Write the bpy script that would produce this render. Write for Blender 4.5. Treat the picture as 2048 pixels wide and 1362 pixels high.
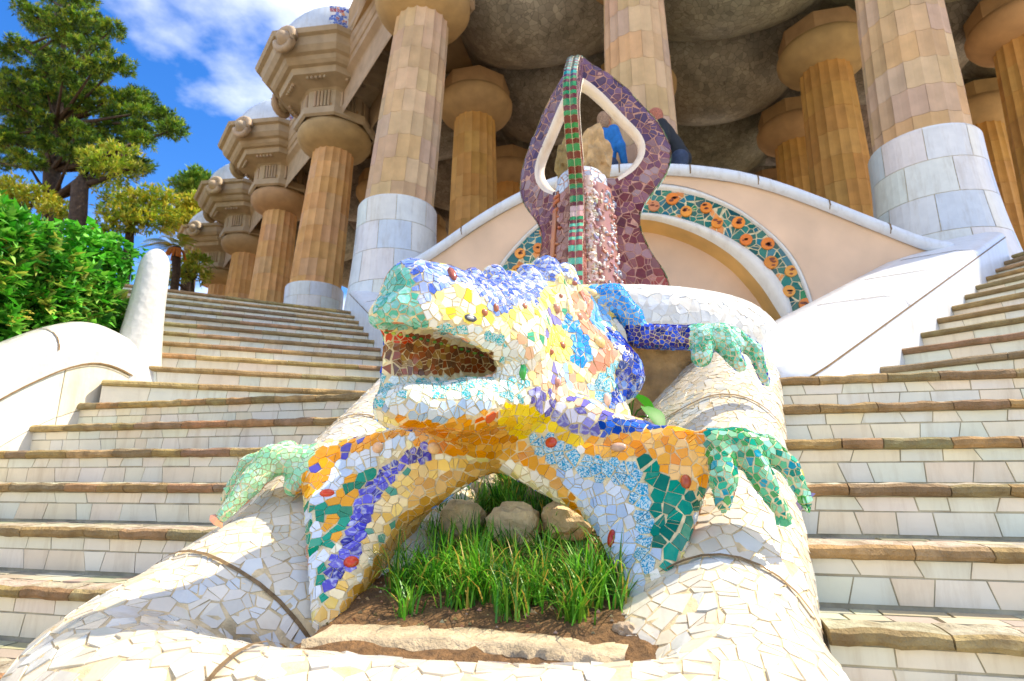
import bpy, math, random
import numpy as np
from mathutils import Vector, Matrix, noise, kdtree
from mathutils.bvhtree import BVHTree

for o in list(bpy.data.objects): bpy.data.objects.remove(o)
scene = bpy.context.scene
COL = scene.collection
rnd = random.Random(7)
rng = np.random.default_rng(11)
R = math.radians

# ---------------------------------------------------------------- camera
YAW, PITCH, FPX = 13.3, 13.58, 1164.0
EYE = np.array([0.0, 0.0, 1.2])
cam_d = bpy.data.cameras.new('camera'); cam = bpy.data.objects.new('camera', cam_d); COL.objects.link(cam)
cam_d.sensor_width = 36; cam_d.lens = 36 * FPX / 2048; cam_d.clip_start = .02; cam_d.clip_end = 3000
cam.location = EYE; cam.rotation_euler = (R(90 + PITCH), 0, R(YAW))
scene.camera = cam
cam_d.dof.use_dof = True; cam_d.dof.focus_distance = 2.0; cam_d.dof.aperture_fstop = 5.0

# ---------------------------------------------------------------- light
SUN_AZ, SUN_EL = 22.0, 52.0          # azimuth counter-clockwise from +X
w = bpy.data.worlds.new('World'); scene.world = w; w.use_nodes = True
nt = w.node_tree; nt.nodes.clear()
def N(tree, typ, **kw):
    n = tree.nodes.new(typ)
    for k, v in kw.items(): setattr(n, k, v)
    return n
wo = N(nt, 'ShaderNodeOutputWorld'); bg = N(nt, 'ShaderNodeBackground'); bg.inputs[1].default_value = .15
sky = N(nt, 'ShaderNodeTexSky', sky_type='NISHITA', sun_disc=False)
sky.sun_elevation = R(SUN_EL); sky.sun_rotation = R(90 - SUN_AZ)
sky.air_density = 1.0; sky.dust_density = .6; sky.ozone_density = 1.5
# broken cumulus over the whole dome: noise on the direction projected to a cloud layer
tc = N(nt, 'ShaderNodeTexCoord'); sep = N(nt, 'ShaderNodeSeparateXYZ'); nt.links.new(tc.outputs['Generated'], sep.inputs[0])
zc = N(nt, 'ShaderNodeMath', operation='ADD'); zc.inputs[1].default_value = .18; nt.links.new(sep.outputs[2], zc.inputs[0])
zm = N(nt, 'ShaderNodeMath', operation='MAXIMUM'); zm.inputs[1].default_value = .05; nt.links.new(zc.outputs[0], zm.inputs[0])
dv = N(nt, 'ShaderNodeVectorMath', operation='DIVIDE'); nt.links.new(tc.outputs['Generated'], dv.inputs[0])
cb = N(nt, 'ShaderNodeCombineXYZ')
for i in range(3): nt.links.new(zm.outputs[0], cb.inputs[i])
nt.links.new(cb.outputs[0], dv.inputs[1])
mp = N(nt, 'ShaderNodeMapping'); mp.inputs['Location'].default_value = (99.62, 58.76, 24.44); nt.links.new(dv.outputs[0], mp.inputs[0])
ns = N(nt, 'ShaderNodeTexNoise'); ns.inputs['Scale'].default_value = 1.15; ns.inputs['Detail'].default_value = 8; ns.inputs['Roughness'].default_value = .52
nt.links.new(mp.outputs[0], ns.inputs[0])
cr = N(nt, 'ShaderNodeValToRGB'); cr.color_ramp.elements[0].position = .485; cr.color_ramp.elements[1].position = .66
cr.color_ramp.elements[1].color = (.92, .92, .92, 1)
nt.links.new(ns.outputs[0], cr.inputs[0])
hs = N(nt, 'ShaderNodeHueSaturation'); hs.inputs['Hue'].default_value = .512; hs.inputs['Saturation'].default_value = 1.42; hs.inputs['Value'].default_value = .50; nt.links.new(sky.outputs[0], hs.inputs['Color'])
mx = N(nt, 'ShaderNodeMix', data_type='RGBA'); nt.links.new(cr.outputs[0], mx.inputs[0])
nt.links.new(hs.outputs[0], mx.inputs[6]); mx.inputs[7].default_value = (5.2, 5.0, 4.6, 1)
nt.links.new(mx.outputs[2], bg.inputs[0]); nt.links.new(bg.outputs[0], wo.inputs[0])
sun_d = bpy.data.lights.new('sun', 'SUN'); sun = bpy.data.objects.new('sun', sun_d); COL.objects.link(sun)
sun_d.energy = 2.0; sun_d.angle = R(.6); sun_d.color = (1.0, .89, .70)
sdir = Vector((math.cos(R(SUN_AZ)) * math.cos(R(SUN_EL)), math.sin(R(SUN_AZ)) * math.cos(R(SUN_EL)), math.sin(R(SUN_EL))))
sun.rotation_euler = sdir.to_track_quat('Z', 'Y').to_euler(); sun.location = sdir * 60
vs = scene.view_settings; vs.view_transform = 'Standard'; vs.look = 'None'; vs.gamma = 1; vs.use_curve_mapping = False
vs.exposure = 1.98
scene.cycles.max_bounces = 5; scene.cycles.diffuse_bounces = 3; scene.cycles.glossy_bounces = 2; scene.cycles.transmission_bounces = 3
scene.cycles.use_adaptive_sampling = True

# ---------------------------------------------------------------- view geometry (photograph pixels <-> places)
_a, _b = R(YAW), R(PITCH)
CF = np.array([-math.sin(_a) * math.cos(_b), math.cos(_a) * math.cos(_b), math.sin(_b)])
CR = np.array([math.cos(_a), math.sin(_a), 0.0]); CU = np.cross(CR, CF)
def ray(x, y): return CF + CR * (x - 1024) / FPX + CU * (681 - y) / FPX
def pd(x, y, d): return EYE + d * ray(x, y)
def pY(x, y, Y): v = ray(x, y); return EYE + v * (Y / v[1])
def pZ(x, y, Z): v = ray(x, y); return EYE + v * ((Z - EYE[2]) / v[2])
def pX(x, y, X): v = ray(x, y); return EYE + v * (X / v[0])
def proj(P):
    q = np.asarray(P, float) - EYE; d = q @ CF
    d = np.where(np.abs(d) < 1e-6, 1e-6, d)
    return 1024 + FPX * (q @ CR) / d, 681 - FPX * (q @ CU) / d, d

# ---------------------------------------------------------------- materials
def hexc(h, g=1.0):
    c = [int(h[i:i + 2], 16) / 255 for i in (0, 2, 4)]
    return tuple((x / 12.92 if x <= .04045 else ((x + .055) / 1.055) ** 2.4) * g for x in c)
M = {}
def mat(name, col=None, rough=.6, attr=False, nscale=8, namt=.25, bump=.0, bscale=40, spec=.5, coat=0, dark=None, subs=0, trans=0, detail=4, bdist=.01):
    """base colour (or the Col attribute) broken by noise, with fine relief"""
    m = bpy.data.materials.new(name); m.use_nodes = True; t = m.node_tree; p = t.nodes['Principled BSDF']
    p.inputs['Roughness'].default_value = rough; p.inputs['Specular IOR Level'].default_value = spec
    p.inputs['Coat Weight'].default_value = coat
    tcx = N(t, 'ShaderNodeTexCoord'); g = N(t, 'ShaderNodeNewGeometry')
    if attr:
        a = N(t, 'ShaderNodeAttribute', attribute_name='Col'); base = a.outputs['Color']
    else:
        rgb = N(t, 'ShaderNodeRGB'); rgb.outputs[0].default_value = (*col, 1); base = rgb.outputs[0]
    n1 = N(t, 'ShaderNodeTexNoise'); n1.inputs['Scale'].default_value = nscale; n1.inputs['Detail'].default_value = detail
    t.links.new(g.outputs['Position'], n1.inputs['Vector'])
    if dark is None:
        mr = N(t, 'ShaderNodeMapRange'); mr.inputs[1].default_value = .3; mr.inputs[2].default_value = .7
        mr.inputs[3].default_value = 1 - namt; mr.inputs[4].default_value = 1 + namt
        t.links.new(n1.outputs[0], mr.inputs[0])
        mm = N(t, 'ShaderNodeMix', data_type='RGBA', blend_type='MULTIPLY'); mm.inputs[0].default_value = 1
        t.links.new(base, mm.inputs[6]); t.links.new(mr.outputs[0], mm.inputs[7]); outc = mm.outputs[2]
    else:
        mr = N(t, 'ShaderNodeMapRange'); mr.inputs[1].default_value = .35; mr.inputs[2].default_value = .7
        mr.inputs[3].default_value = 0; mr.inputs[4].default_value = namt
        t.links.new(n1.outputs[0], mr.inputs[0])
        mm = N(t, 'ShaderNodeMix', data_type='RGBA'); t.links.new(mr.outputs[0], mm.inputs[0])
        t.links.new(base, mm.inputs[6]); mm.inputs[7].default_value = (*dark, 1); outc = mm.outputs[2]
    t.links.new(outc, p.inputs['Base Color'])
    if bump:
        n2 = N(t, 'ShaderNodeTexNoise'); n2.inputs['Scale'].default_value = bscale; n2.inputs['Detail'].default_value = 6
        n2.inputs['Roughness'].default_value = .65
        t.links.new(g.outputs['Position'], n2.inputs['Vector'])
        b = N(t, 'ShaderNodeBump'); b.inputs['Strength'].default_value = bump; b.inputs['Distance'].default_value = bdist
        t.links.new(n2.outputs[0], b.inputs['Height']); t.links.new(b.outputs[0], p.inputs['Normal'])
    if trans:
        tr = N(t, 'ShaderNodeBsdfTranslucent'); t.links.new(outc, tr.inputs[0]); ms = N(t, 'ShaderNodeMixShader'); ms.inputs[0].default_value = trans
        o = t.nodes['Material Output']; t.links.new(p.outputs[0], ms.inputs[1]); t.links.new(tr.outputs[0], ms.inputs[2]); t.links.new(ms.outputs[0], o.inputs[0])
    M[name] = m
    return m
# glazed ceramic: plain, swirled (Sty about 1) or speckled (Sty about 2)
def ceramic(name, rough, stain):
    m = bpy.data.materials.new(name); m.use_nodes = True; t = m.node_tree; p = t.nodes['Principled BSDF']
    a = N(t, 'ShaderNodeAttribute', attribute_name='Col'); s = N(t, 'ShaderNodeAttribute', attribute_name='Sty'); g = N(t, 'ShaderNodeNewGeometry')
    n = N(t, 'ShaderNodeTexNoise'); n.inputs['Scale'].default_value = 26; n.inputs['Detail'].default_value = 3; n.inputs['Distortion'].default_value = 2.2
    t.links.new(g.outputs['Position'], n.inputs['Vector'])
    r1 = N(t, 'ShaderNodeValToRGB'); r1.color_ramp.elements[0].position = .50; r1.color_ramp.elements[1].position = .74
    t.links.new(n.outputs[0], r1.inputs[0])
    n2 = N(t, 'ShaderNodeTexNoise'); n2.inputs['Scale'].default_value = 190; n2.inputs['Detail'].default_value = 2; n2.inputs['Distortion'].default_value = .8
    t.links.new(g.outputs['Position'], n2.inputs['Vector'])
    r2 = N(t, 'ShaderNodeValToRGB'); r2.color_ramp.elements[0].position = .46; r2.color_ramp.elements[1].position = .54
    t.links.new(n2.outputs[0], r2.inputs[0])
    def is_style(v):
        c = N(t, 'ShaderNodeMath', operation='COMPARE'); c.inputs[1].default_value = v; c.inputs[2].default_value = .4
        t.links.new(s.outputs['Fac'], c.inputs[0]); return c.outputs[0]
    def mul(x, y, k=1):
        c = N(t, 'ShaderNodeMath', operation='MULTIPLY'); t.links.new(x, c.inputs[0]); t.links.new(y, c.inputs[1])
        c2 = N(t, 'ShaderNodeMath', operation='MULTIPLY'); t.links.new(c.outputs[0], c2.inputs[0]); c2.inputs[1].default_value = k; return c2.outputs[0]
    m1 = N(t, 'ShaderNodeMix', data_type='RGBA'); t.links.new(mul(r1.outputs[0], is_style(1), .8), m1.inputs[0]); t.links.new(a.outputs['Color'], m1.inputs[6]); m1.inputs[7].default_value = (.72, .76, .82, 1)
    m2 = N(t, 'ShaderNodeMix', data_type='RGBA'); t.links.new(mul(r2.outputs[0], is_style(2), .95), m2.inputs[0]); t.links.new(m1.outputs[2], m2.inputs[6]); m2.inputs[7].default_value = (.62, .74, .74, 1)
    n3 = N(t, 'ShaderNodeTexNoise'); n3.inputs['Scale'].default_value = 9; n3.inputs['Detail'].default_value = 5; t.links.new(g.outputs['Position'], n3.inputs['Vector'])
    mr = N(t, 'ShaderNodeMapRange'); mr.inputs[3].default_value = .86; mr.inputs[4].default_value = 1.12; t.links.new(n3.outputs[0], mr.inputs[0])
    mm = N(t, 'ShaderNodeMix', data_type='RGBA', blend_type='MULTIPLY'); mm.inputs[0].default_value = 1; t.links.new(m2.outputs[2], mm.inputs[6]); t.links.new(mr.outputs[0], mm.inputs[7])
    mpz = N(t, 'ShaderNodeMapping'); mpz.inputs['Scale'].default_value = (5, 5, .8); t.links.new(g.outputs['Position'], mpz.inputs[0])
    n4 = N(t, 'ShaderNodeTexNoise'); n4.inputs['Scale'].default_value = 2.2; n4.inputs['Detail'].default_value = 7; n4.inputs['Roughness'].default_value = .7; t.links.new(mpz.outputs[0], n4.inputs['Vector'])
    sr = N(t, 'ShaderNodeMapRange'); sr.inputs[1].default_value = .5; sr.inputs[2].default_value = .78; sr.inputs[3].default_value = 0; sr.inputs[4].default_value = stain; t.links.new(n4.outputs[0], sr.inputs[0])
    ms = N(t, 'ShaderNodeMix', data_type='RGBA', blend_type='MULTIPLY'); t.links.new(sr.outputs[0], ms.inputs[0]); t.links.new(mm.outputs[2], ms.inputs[6]); ms.inputs[7].default_value = (.55, .45, .32, 1)
    t.links.new(ms.outputs[2], p.inputs['Base Color'])
    rr = N(t, 'ShaderNodeMapRange'); rr.inputs[3].default_value = rough * .6; rr.inputs[4].default_value = rough * 1.6; t.links.new(n3.outputs[0], rr.inputs[0]); t.links.new(rr.outputs[0], p.inputs['Roughness'])
    nb = N(t, 'ShaderNodeTexNoise'); nb.inputs['Scale'].default_value = 34; t.links.new(g.outputs['Position'], nb.inputs['Vector'])
    b = N(t, 'ShaderNodeBump'); b.inputs['Strength'].default_value = .25; b.inputs['Distance'].default_value = .006; t.links.new(nb.outputs[0], b.inputs['Height']); t.links.new(b.outputs[0], p.inputs['Normal'])
    M[name] = m
ceramic('glazed', .16, .25); ceramic('worn_glaze', .32, .5); ceramic('facet_glaze', .25, .35)
# a skin of hand-sized sherds seen only as facets
_t = M['facet_glaze'].node_tree; _p = _t.nodes['Principled BSDF']; _g = N(_t, 'ShaderNodeNewGeometry'); _v = N(_t, 'ShaderNodeTexVoronoi'); _v.inputs['Scale'].default_value = 22; _t.links.new(_g.outputs['Position'], _v.inputs['Vector'])
_b = N(_t, 'ShaderNodeBump'); _b.inputs['Strength'].default_value = .35; _b.inputs['Distance'].default_value = .01; _t.links.new(_v.outputs['Distance'], _b.inputs['Height']); _t.links.new(_b.outputs[0], _p.inputs['Normal'])
mat('grout', hexc('e2d0a4'), .9, nscale=30, namt=.3, bump=.5, bscale=120)
mat('grout_red', hexc('c89a86'), .9, nscale=30, namt=.25, bump=.4, bscale=120)
mat('grout_pale', hexc('e6d7b2'), .9, nscale=30, namt=.25, bump=.4, bscale=120)
mat('grout_rim', hexc('d9c194'), .9, nscale=30, namt=.25, bump=.4, bscale=120)
mat('seam', hexc('7d6544'), .95, nscale=40, namt=.3, bump=.4, bscale=100)
mat('stone', attr=True, rough=.85, nscale=4, namt=.13, bump=.35, bscale=45, detail=8)
mat('stone_plain', hexc('b59a70'), .85, nscale=3, namt=.25, bump=.3, bscale=40, detail=8)
mat('nosing_stone', attr=True, rough=.95, nscale=14, namt=.75, bump=1.0, bscale=60, dark=hexc('7d6542'), detail=9, bdist=.02)
mat('tread_mortar', hexc('b3aa90'), .9, nscale=9, namt=.35, bump=.6, bscale=50, detail=8)
mat('plaster', hexc('e6c3a0'), .8, nscale=1.6, namt=.14, bump=.12, bscale=30, detail=9)
mat('niche_plaster', hexc('e9b86a'), .8, nscale=1.8, namt=.2, bump=.15, bscale=14, detail=9)
mat('paving', hexc('a99a80'), .9, nscale=2, namt=.3, bump=.3, bscale=30, detail=8)
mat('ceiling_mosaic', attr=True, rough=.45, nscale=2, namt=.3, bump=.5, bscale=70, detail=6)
# white sherds of the vaults, greyed by painted-in shade, too fine to tell apart from below
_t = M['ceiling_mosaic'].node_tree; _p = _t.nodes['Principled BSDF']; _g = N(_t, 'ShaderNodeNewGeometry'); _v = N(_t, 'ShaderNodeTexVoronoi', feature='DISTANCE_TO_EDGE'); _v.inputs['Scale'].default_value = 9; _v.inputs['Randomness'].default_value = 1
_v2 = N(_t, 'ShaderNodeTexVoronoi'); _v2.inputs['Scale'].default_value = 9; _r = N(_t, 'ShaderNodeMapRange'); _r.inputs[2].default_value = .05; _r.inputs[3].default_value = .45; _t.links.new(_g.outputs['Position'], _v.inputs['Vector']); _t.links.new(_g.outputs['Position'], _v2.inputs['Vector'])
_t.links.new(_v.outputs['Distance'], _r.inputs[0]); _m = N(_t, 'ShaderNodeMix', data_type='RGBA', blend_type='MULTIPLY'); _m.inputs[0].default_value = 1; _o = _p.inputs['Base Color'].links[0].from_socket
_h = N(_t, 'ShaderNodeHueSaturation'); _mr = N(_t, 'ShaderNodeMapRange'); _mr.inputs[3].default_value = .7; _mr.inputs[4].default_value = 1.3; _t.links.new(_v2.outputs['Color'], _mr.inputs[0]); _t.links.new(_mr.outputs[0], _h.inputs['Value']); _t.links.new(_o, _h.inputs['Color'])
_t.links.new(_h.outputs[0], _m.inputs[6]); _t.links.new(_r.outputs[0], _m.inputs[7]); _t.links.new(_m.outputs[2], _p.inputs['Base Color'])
mat('soil', hexc('7a5a36'), .95, nscale=30, namt=.45, bump=1.0, bscale=60, detail=9, bdist=.02)
mat('rock', attr=True, rough=.9, nscale=12, namt=.35, bump=.9, bscale=35, detail=10, bdist=.02)
mat('bark', hexc('4b3b2c'), .95, nscale=12, namt=.45, bump=1.0, bscale=22, bdist=.04, detail=8)
mat('leaf', attr=True, rough=.55, nscale=3, namt=.25, trans=.32)
mat('needle', attr=True, rough=.6, nscale=2, namt=.35, trans=.2)
mat('grass_blade', attr=True, rough=.45, nscale=6, namt=.3, trans=.35)
mat('cloth', attr=True, rough=.85, nscale=20, namt=.2, bump=.3, bscale=60)
mat('skin', hexc('c98d6c'), .55, nscale=14, namt=.12)
mat('hair', attr=True, rough=.6, nscale=50, namt=.4, bump=.5, bscale=90)
mat('polished_stone', attr=True, rough=.22, nscale=40, namt=.25)

# ---------------------------------------------------------------- mesh helpers
def mk(name, verts, faces, m, parent=None, cols=None, sty=None, smooth=False):
    me = bpy.data.meshes.new(name); me.from_pydata([tuple(map(float, v)) for v in verts], [], [tuple(map(int, f)) for f in faces])
    if isinstance(m, str): m = M[m]
    me.materials.append(m)
    nf = len(me.polygons)
    if cols is not None:
        c = np.ones((nf, 4), np.float32); c[:, :3] = cols
        at = me.attributes.new('Col', 'FLOAT_COLOR', 'FACE'); at.data.foreach_set('color', c.ravel())
        s = np.zeros(nf, np.float32)
        if sty is not None: s[:] = sty
        at = me.attributes.new('Sty', 'FLOAT', 'FACE'); at.data.foreach_set('value', s)
    if smooth: me.polygons.foreach_set('use_smooth', np.ones(nf, bool))
    me.update()
    o = bpy.data.objects.new(name, me); COL.objects.link(o)
    if parent is not None: o.parent = parent
    return o
def tag(o, label=None, cat=None, group=None, kind=None):
    if label: o['label'] = label
    if cat: o['category'] = cat
    if group: o['group'] = group
    if kind: o['kind'] = kind
    return o
def empty(name, label, cat, group=None, kind=None):
    """parent for a thing whose parts are given in world coordinates"""
    o = bpy.data.objects.new(name, None); COL.objects.link(o); o.empty_display_size = .1
    return tag(o, label, cat, group, kind)
class MB:
    def __init__(s): s.v = []; s.f = []; s.c = []; s.s = []
    def add(s, verts, faces, col=(1, 1, 1), sty=0):
        n = len(s.v); s.v.extend(verts); s.f.extend([tuple(i + n for i in f) for f in faces]); s.c.extend([col] * len(faces)); s.s.extend([sty] * len(faces))
    def box(s, lo, hi, col=(1, 1, 1)):
        x0, y0, z0 = lo; x1, y1, z1 = hi
        s.add([(x0, y0, z0), (x1, y0, z0), (x1, y1, z0), (x0, y1, z0), (x0, y0, z1), (x1, y0, z1), (x1, y1, z1), (x0, y1, z1)],
              [(0, 3, 2, 1), (4, 5, 6, 7), (0, 1, 5, 4), (1, 2, 6, 5), (2, 3, 7, 6), (3, 0, 4, 7)], col)
    def prism(s, poly, z0, z1, col=(1, 1, 1), r0=None):
        n = len(poly); b = r0 if r0 is not None else poly
        s.add([(x, y, z0) for x, y in b] + [(x, y, z1) for x, y in poly],
              [tuple(range(n - 1, -1, -1)), tuple(range(n, 2 * n))] + [(i, (i + 1) % n, n + (i + 1) % n, n + i) for i in range(n)], col)
    def lathe(s, prof, cen, seg=32, col=(1, 1, 1), top=None, caps=True):
        """prof [(r,z)], centre (x,y) moving linearly to `top` (x,y) between first and last z"""
        z0, z1 = prof[0][1], prof[-1][1]; vs = []
        for r, z in prof:
            t = (z - z0) / (z1 - z0) if top is not None and z1 != z0 else 0
            cx = cen[0] + ((top[0] - cen[0]) * t if top is not None else 0); cy = cen[1] + ((top[1] - cen[1]) * t if top is not None else 0)
            vs += [(cx + r * math.cos(2 * math.pi * i / seg), cy + r * math.sin(2 * math.pi * i / seg), z) for i in range(seg)]
        n = len(prof); fs = [(a * seg + i, a * seg + (i + 1) % seg, (a + 1) * seg + (i + 1) % seg, (a + 1) * seg + i) for a in range(n - 1) for i in range(seg)]
        if caps: fs += [tuple(range(seg - 1, -1, -1)), tuple((n - 1) * seg + i for i in range(seg))]
        s.add(vs, fs, col)
    def tube(s, pts, rad, seg=8, col=(1, 1, 1)):
        pts = [Vector(p) for p in pts]; n = len(pts); vs = []; up = Vector((0, 0, 1))
        for i, p in enumerate(pts):
            t = (pts[min(i + 1, n - 1)] - pts[max(i - 1, 0)]).normalized()
            a = t.cross(up if abs(t.z) < .95 else Vector((1, 0, 0))).normalized(); b = a.cross(t)
            r = rad[i] if hasattr(rad, '__len__') else rad
            vs += [tuple(p + (a * math.cos(2 * math.pi * k / seg) + b * math.sin(2 * math.pi * k / seg)) * r) for k in range(seg)]
        fs = [(i * seg + k, i * seg + (k + 1) % seg, (i + 1) * seg + (k + 1) % seg, (i + 1) * seg + k) for i in range(n - 1) for k in range(seg)]
        fs += [tuple(range(seg - 1, -1, -1)), tuple((n - 1) * seg + k for k in range(seg))]
        s.add(vs, fs, col)
    def build(s, name, m, parent=None, smooth=False): return mk(name, s.v, s.f, m, parent, s.c, s.s, smooth)
def jit(c, a=.1): return tuple(max(0, min(1, x * (1 + rnd.uniform(-a, a)))) for x in c)
def grid_mesh(rows):
    """rows: list of equal-length vertex rows -> verts, quads"""
    m = len(rows[0]); v = [p for r in rows for p in r]
    return v, [(i * m + j, i * m + j + 1, (i + 1) * m + j + 1, (i + 1) * m + j) for i in range(len(rows) - 1) for j in range(m - 1)]

# ---------------------------------------------------------------- implicit shapes -> surface nets
def smin(a, b, k):
    h = np.clip(.5 + .5 * (b - a) / k, 0, 1); return b * (1 - h) + a * h - k * h * (1 - h)
def s_ball(P, c, r): return np.linalg.norm(P - np.asarray(c), axis=1) - r
def s_ell(P, c, r, rot=None):
    q = P - np.asarray(c)
    if rot is not None: q = q @ rot
    r = np.asarray(r, float); k0 = np.linalg.norm(q / r, axis=1); k1 = np.linalg.norm(q / r ** 2, axis=1)
    return k0 * (k0 - 1) / np.maximum(k1, 1e-9)
def s_cone(P, a, b, ra, rb):
    a = np.asarray(a, float); b = np.asarray(b, float); ab = b - a; t = np.clip(((P - a) @ ab) / (ab @ ab), 0, 1)
    return np.linalg.norm(P - a - t[:, None] * ab, axis=1) - (ra + (rb - ra) * t)
def s_tri(P, a, b, c, ra, rb, rc):
    """triangle of varying thickness"""
    a, b, c = (np.asarray(x, float) for x in (a, b, c)); v0, v1 = b - a, c - a; n = np.cross(v0, v1); v2 = P - a
    d00, d01, d11 = v0 @ v0, v0 @ v1, v1 @ v1; d20, d21 = v2 @ v0, v2 @ v1; den = d00 * d11 - d01 * d01
    v = (d11 * d20 - d01 * d21) / den; w_ = (d00 * d21 - d01 * d20) / den; u = 1 - v - w_
    ins = (u >= 0) & (v >= 0) & (w_ >= 0)
    pl = np.abs(v2 @ (n / np.linalg.norm(n))) - (u * ra + v * rb + w_ * rc)
    e = np.minimum(np.minimum(s_cone(P, a, b, ra, rb), s_cone(P, b, c, rb, rc)), s_cone(P, c, a, rc, ra))
    return np.where(ins, pl, e)
def rot_axes(x, up=(0, 0, 1)):
    x = np.asarray(x, float); x = x / np.linalg.norm(x); y = np.cross(np.asarray(up, float), x); y /= np.linalg.norm(y); z = np.cross(x, y)
    return np.stack([x, y, z], 1)
def surface_net(fn, lo, hi, h, relax=1):
    lo = np.asarray(lo, float); n = np.ceil((np.asarray(hi) - lo) / h).astype(int) + 1
    ax = [lo[i] + h * np.arange(n[i]) for i in range(3)]
    G = np.stack(np.meshgrid(*ax, indexing='ij'), -1).reshape(-1, 3)
    D = np.concatenate([fn(G[i:i + 400000]) for i in range(0, len(G), 400000)]).reshape(n)
    S = D < 0
    c = n - 1; cnt = np.zeros(c, int); acc = np.zeros((*c, 3))
    idx = np.stack(np.meshgrid(*[np.arange(k) for k in c], indexing='ij'), -1)
    offs = [(i, j, k) for i in (0, 1) for j in (0, 1) for k in (0, 1)]
    def corner(A, o): return A[o[0]:o[0] + c[0], o[1]:o[1] + c[1], o[2]:o[2] + c[2]]
    for a in offs:
        for ax_ in range(3):
            if a[ax_] == 0:
                b = list(a); b[ax_] = 1
                da, db = corner(D, a), corner(D, b); m = (da < 0) != (db < 0)
                t = np.where(m, da / np.where(da - db == 0, 1, da - db), 0)
                p = np.array(a, float)[None, None, None, :] + np.zeros((*c, 3)); p[..., ax_] += t
                acc += p * m[..., None]; cnt += m
    act = cnt > 0; vid = -np.ones(c, int); vid[act] = np.arange(act.sum())
    V = lo + h * (idx[act] + acc[act] / cnt[act][:, None])
    F = []
    for ax_ in range(3):
        o1, o2 = [(1, 2), (2, 0), (0, 1)][ax_]
        sl = [slice(1, -1)] * 3; sl[ax_] = slice(0, -1)
        A = S[tuple(sl)]; sb = list(sl); sb[ax_] = slice(1, None); B = S[tuple(sb)]
        x = np.argwhere(A != B)
        if not len(x): continue
        off = np.array([1, 1, 1]); off[ax_] = 0; x = x + off
        e1 = np.zeros(3, int); e1[o1] = 1; e2 = np.zeros(3, int); e2[o2] = 1
        def g(q): return vid[q[:, 0], q[:, 1], q[:, 2]]
        q = np.stack([g(x - e1 - e2), g(x - e2), g(x), g(x - e1)], 1)
        fl = S[x[:, 0], x[:, 1], x[:, 2]]
        q[~fl] = q[~fl][:, ::-1]; F.append(q)
    F = np.concatenate(F); F = F[(F >= 0).all(1)]
    for _ in range(relax):
        s_ = np.zeros_like(V); k = np.zeros(len(V))
        for i in range(4):
            np.add.at(s_, F[:, i], V[F[:, (i + 1) % 4]]); np.add.at(k, F[:, i], 1)
            np.add.at(s_, F[:, (i + 1) % 4], V[F[:, i]]); np.add.at(k, F[:, (i + 1) % 4], 1)
        V = V * .5 + .5 * s_ / np.maximum(k, 1)[:, None]
    return V, F
def vert_normals(V, F):
    n = np.zeros_like(V)
    fn = np.cross(V[F[:, 2]] - V[F[:, 0]], V[F[:, 3]] - V[F[:, 1]])
    for i in range(4): np.add.at(n, F[:, i], fn)
    return n / np.maximum(np.linalg.norm(n, axis=1), 1e-12)[:, None]

# ---------------------------------------------------------------- broken-tile mosaic laid on any quad surface
def split_poly(pp, rg, prob, gap):
    """hand-broken look: some sherds are snapped once more along a random line"""
    if len(pp) < 4 or rg.random() > prob: return [pp]
    cx, cy = sum(p[0] for p in pp) / len(pp), sum(p[1] for p in pp) / len(pp); a = rg.uniform(0, math.pi); nx, ny = math.cos(a), math.sin(a); ext = max(abs((p[0] - cx) * nx + (p[1] - cy) * ny) for p in pp); off = cx * nx + cy * ny + rg.uniform(-.3, .3) * ext
    res = []
    for sg in (1, -1):
        new = []; m_ = len(pp)
        for k in range(m_):
            p, q = pp[k], pp[(k + 1) % m_]; da = sg * (p[0] * nx + p[1] * ny - off) + gap * .5; db = sg * (q[0] * nx + q[1] * ny - off) + gap * .5
            if da <= 0: new.append(p)
            if (da < 0) != (db < 0): t = da / (da - db); new.append((p[0] + (q[0] - p[0]) * t, p[1] + (q[1] - p[1]) * t))
        if len(new) >= 3: res.append(new)
    return res or [pp]
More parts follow.
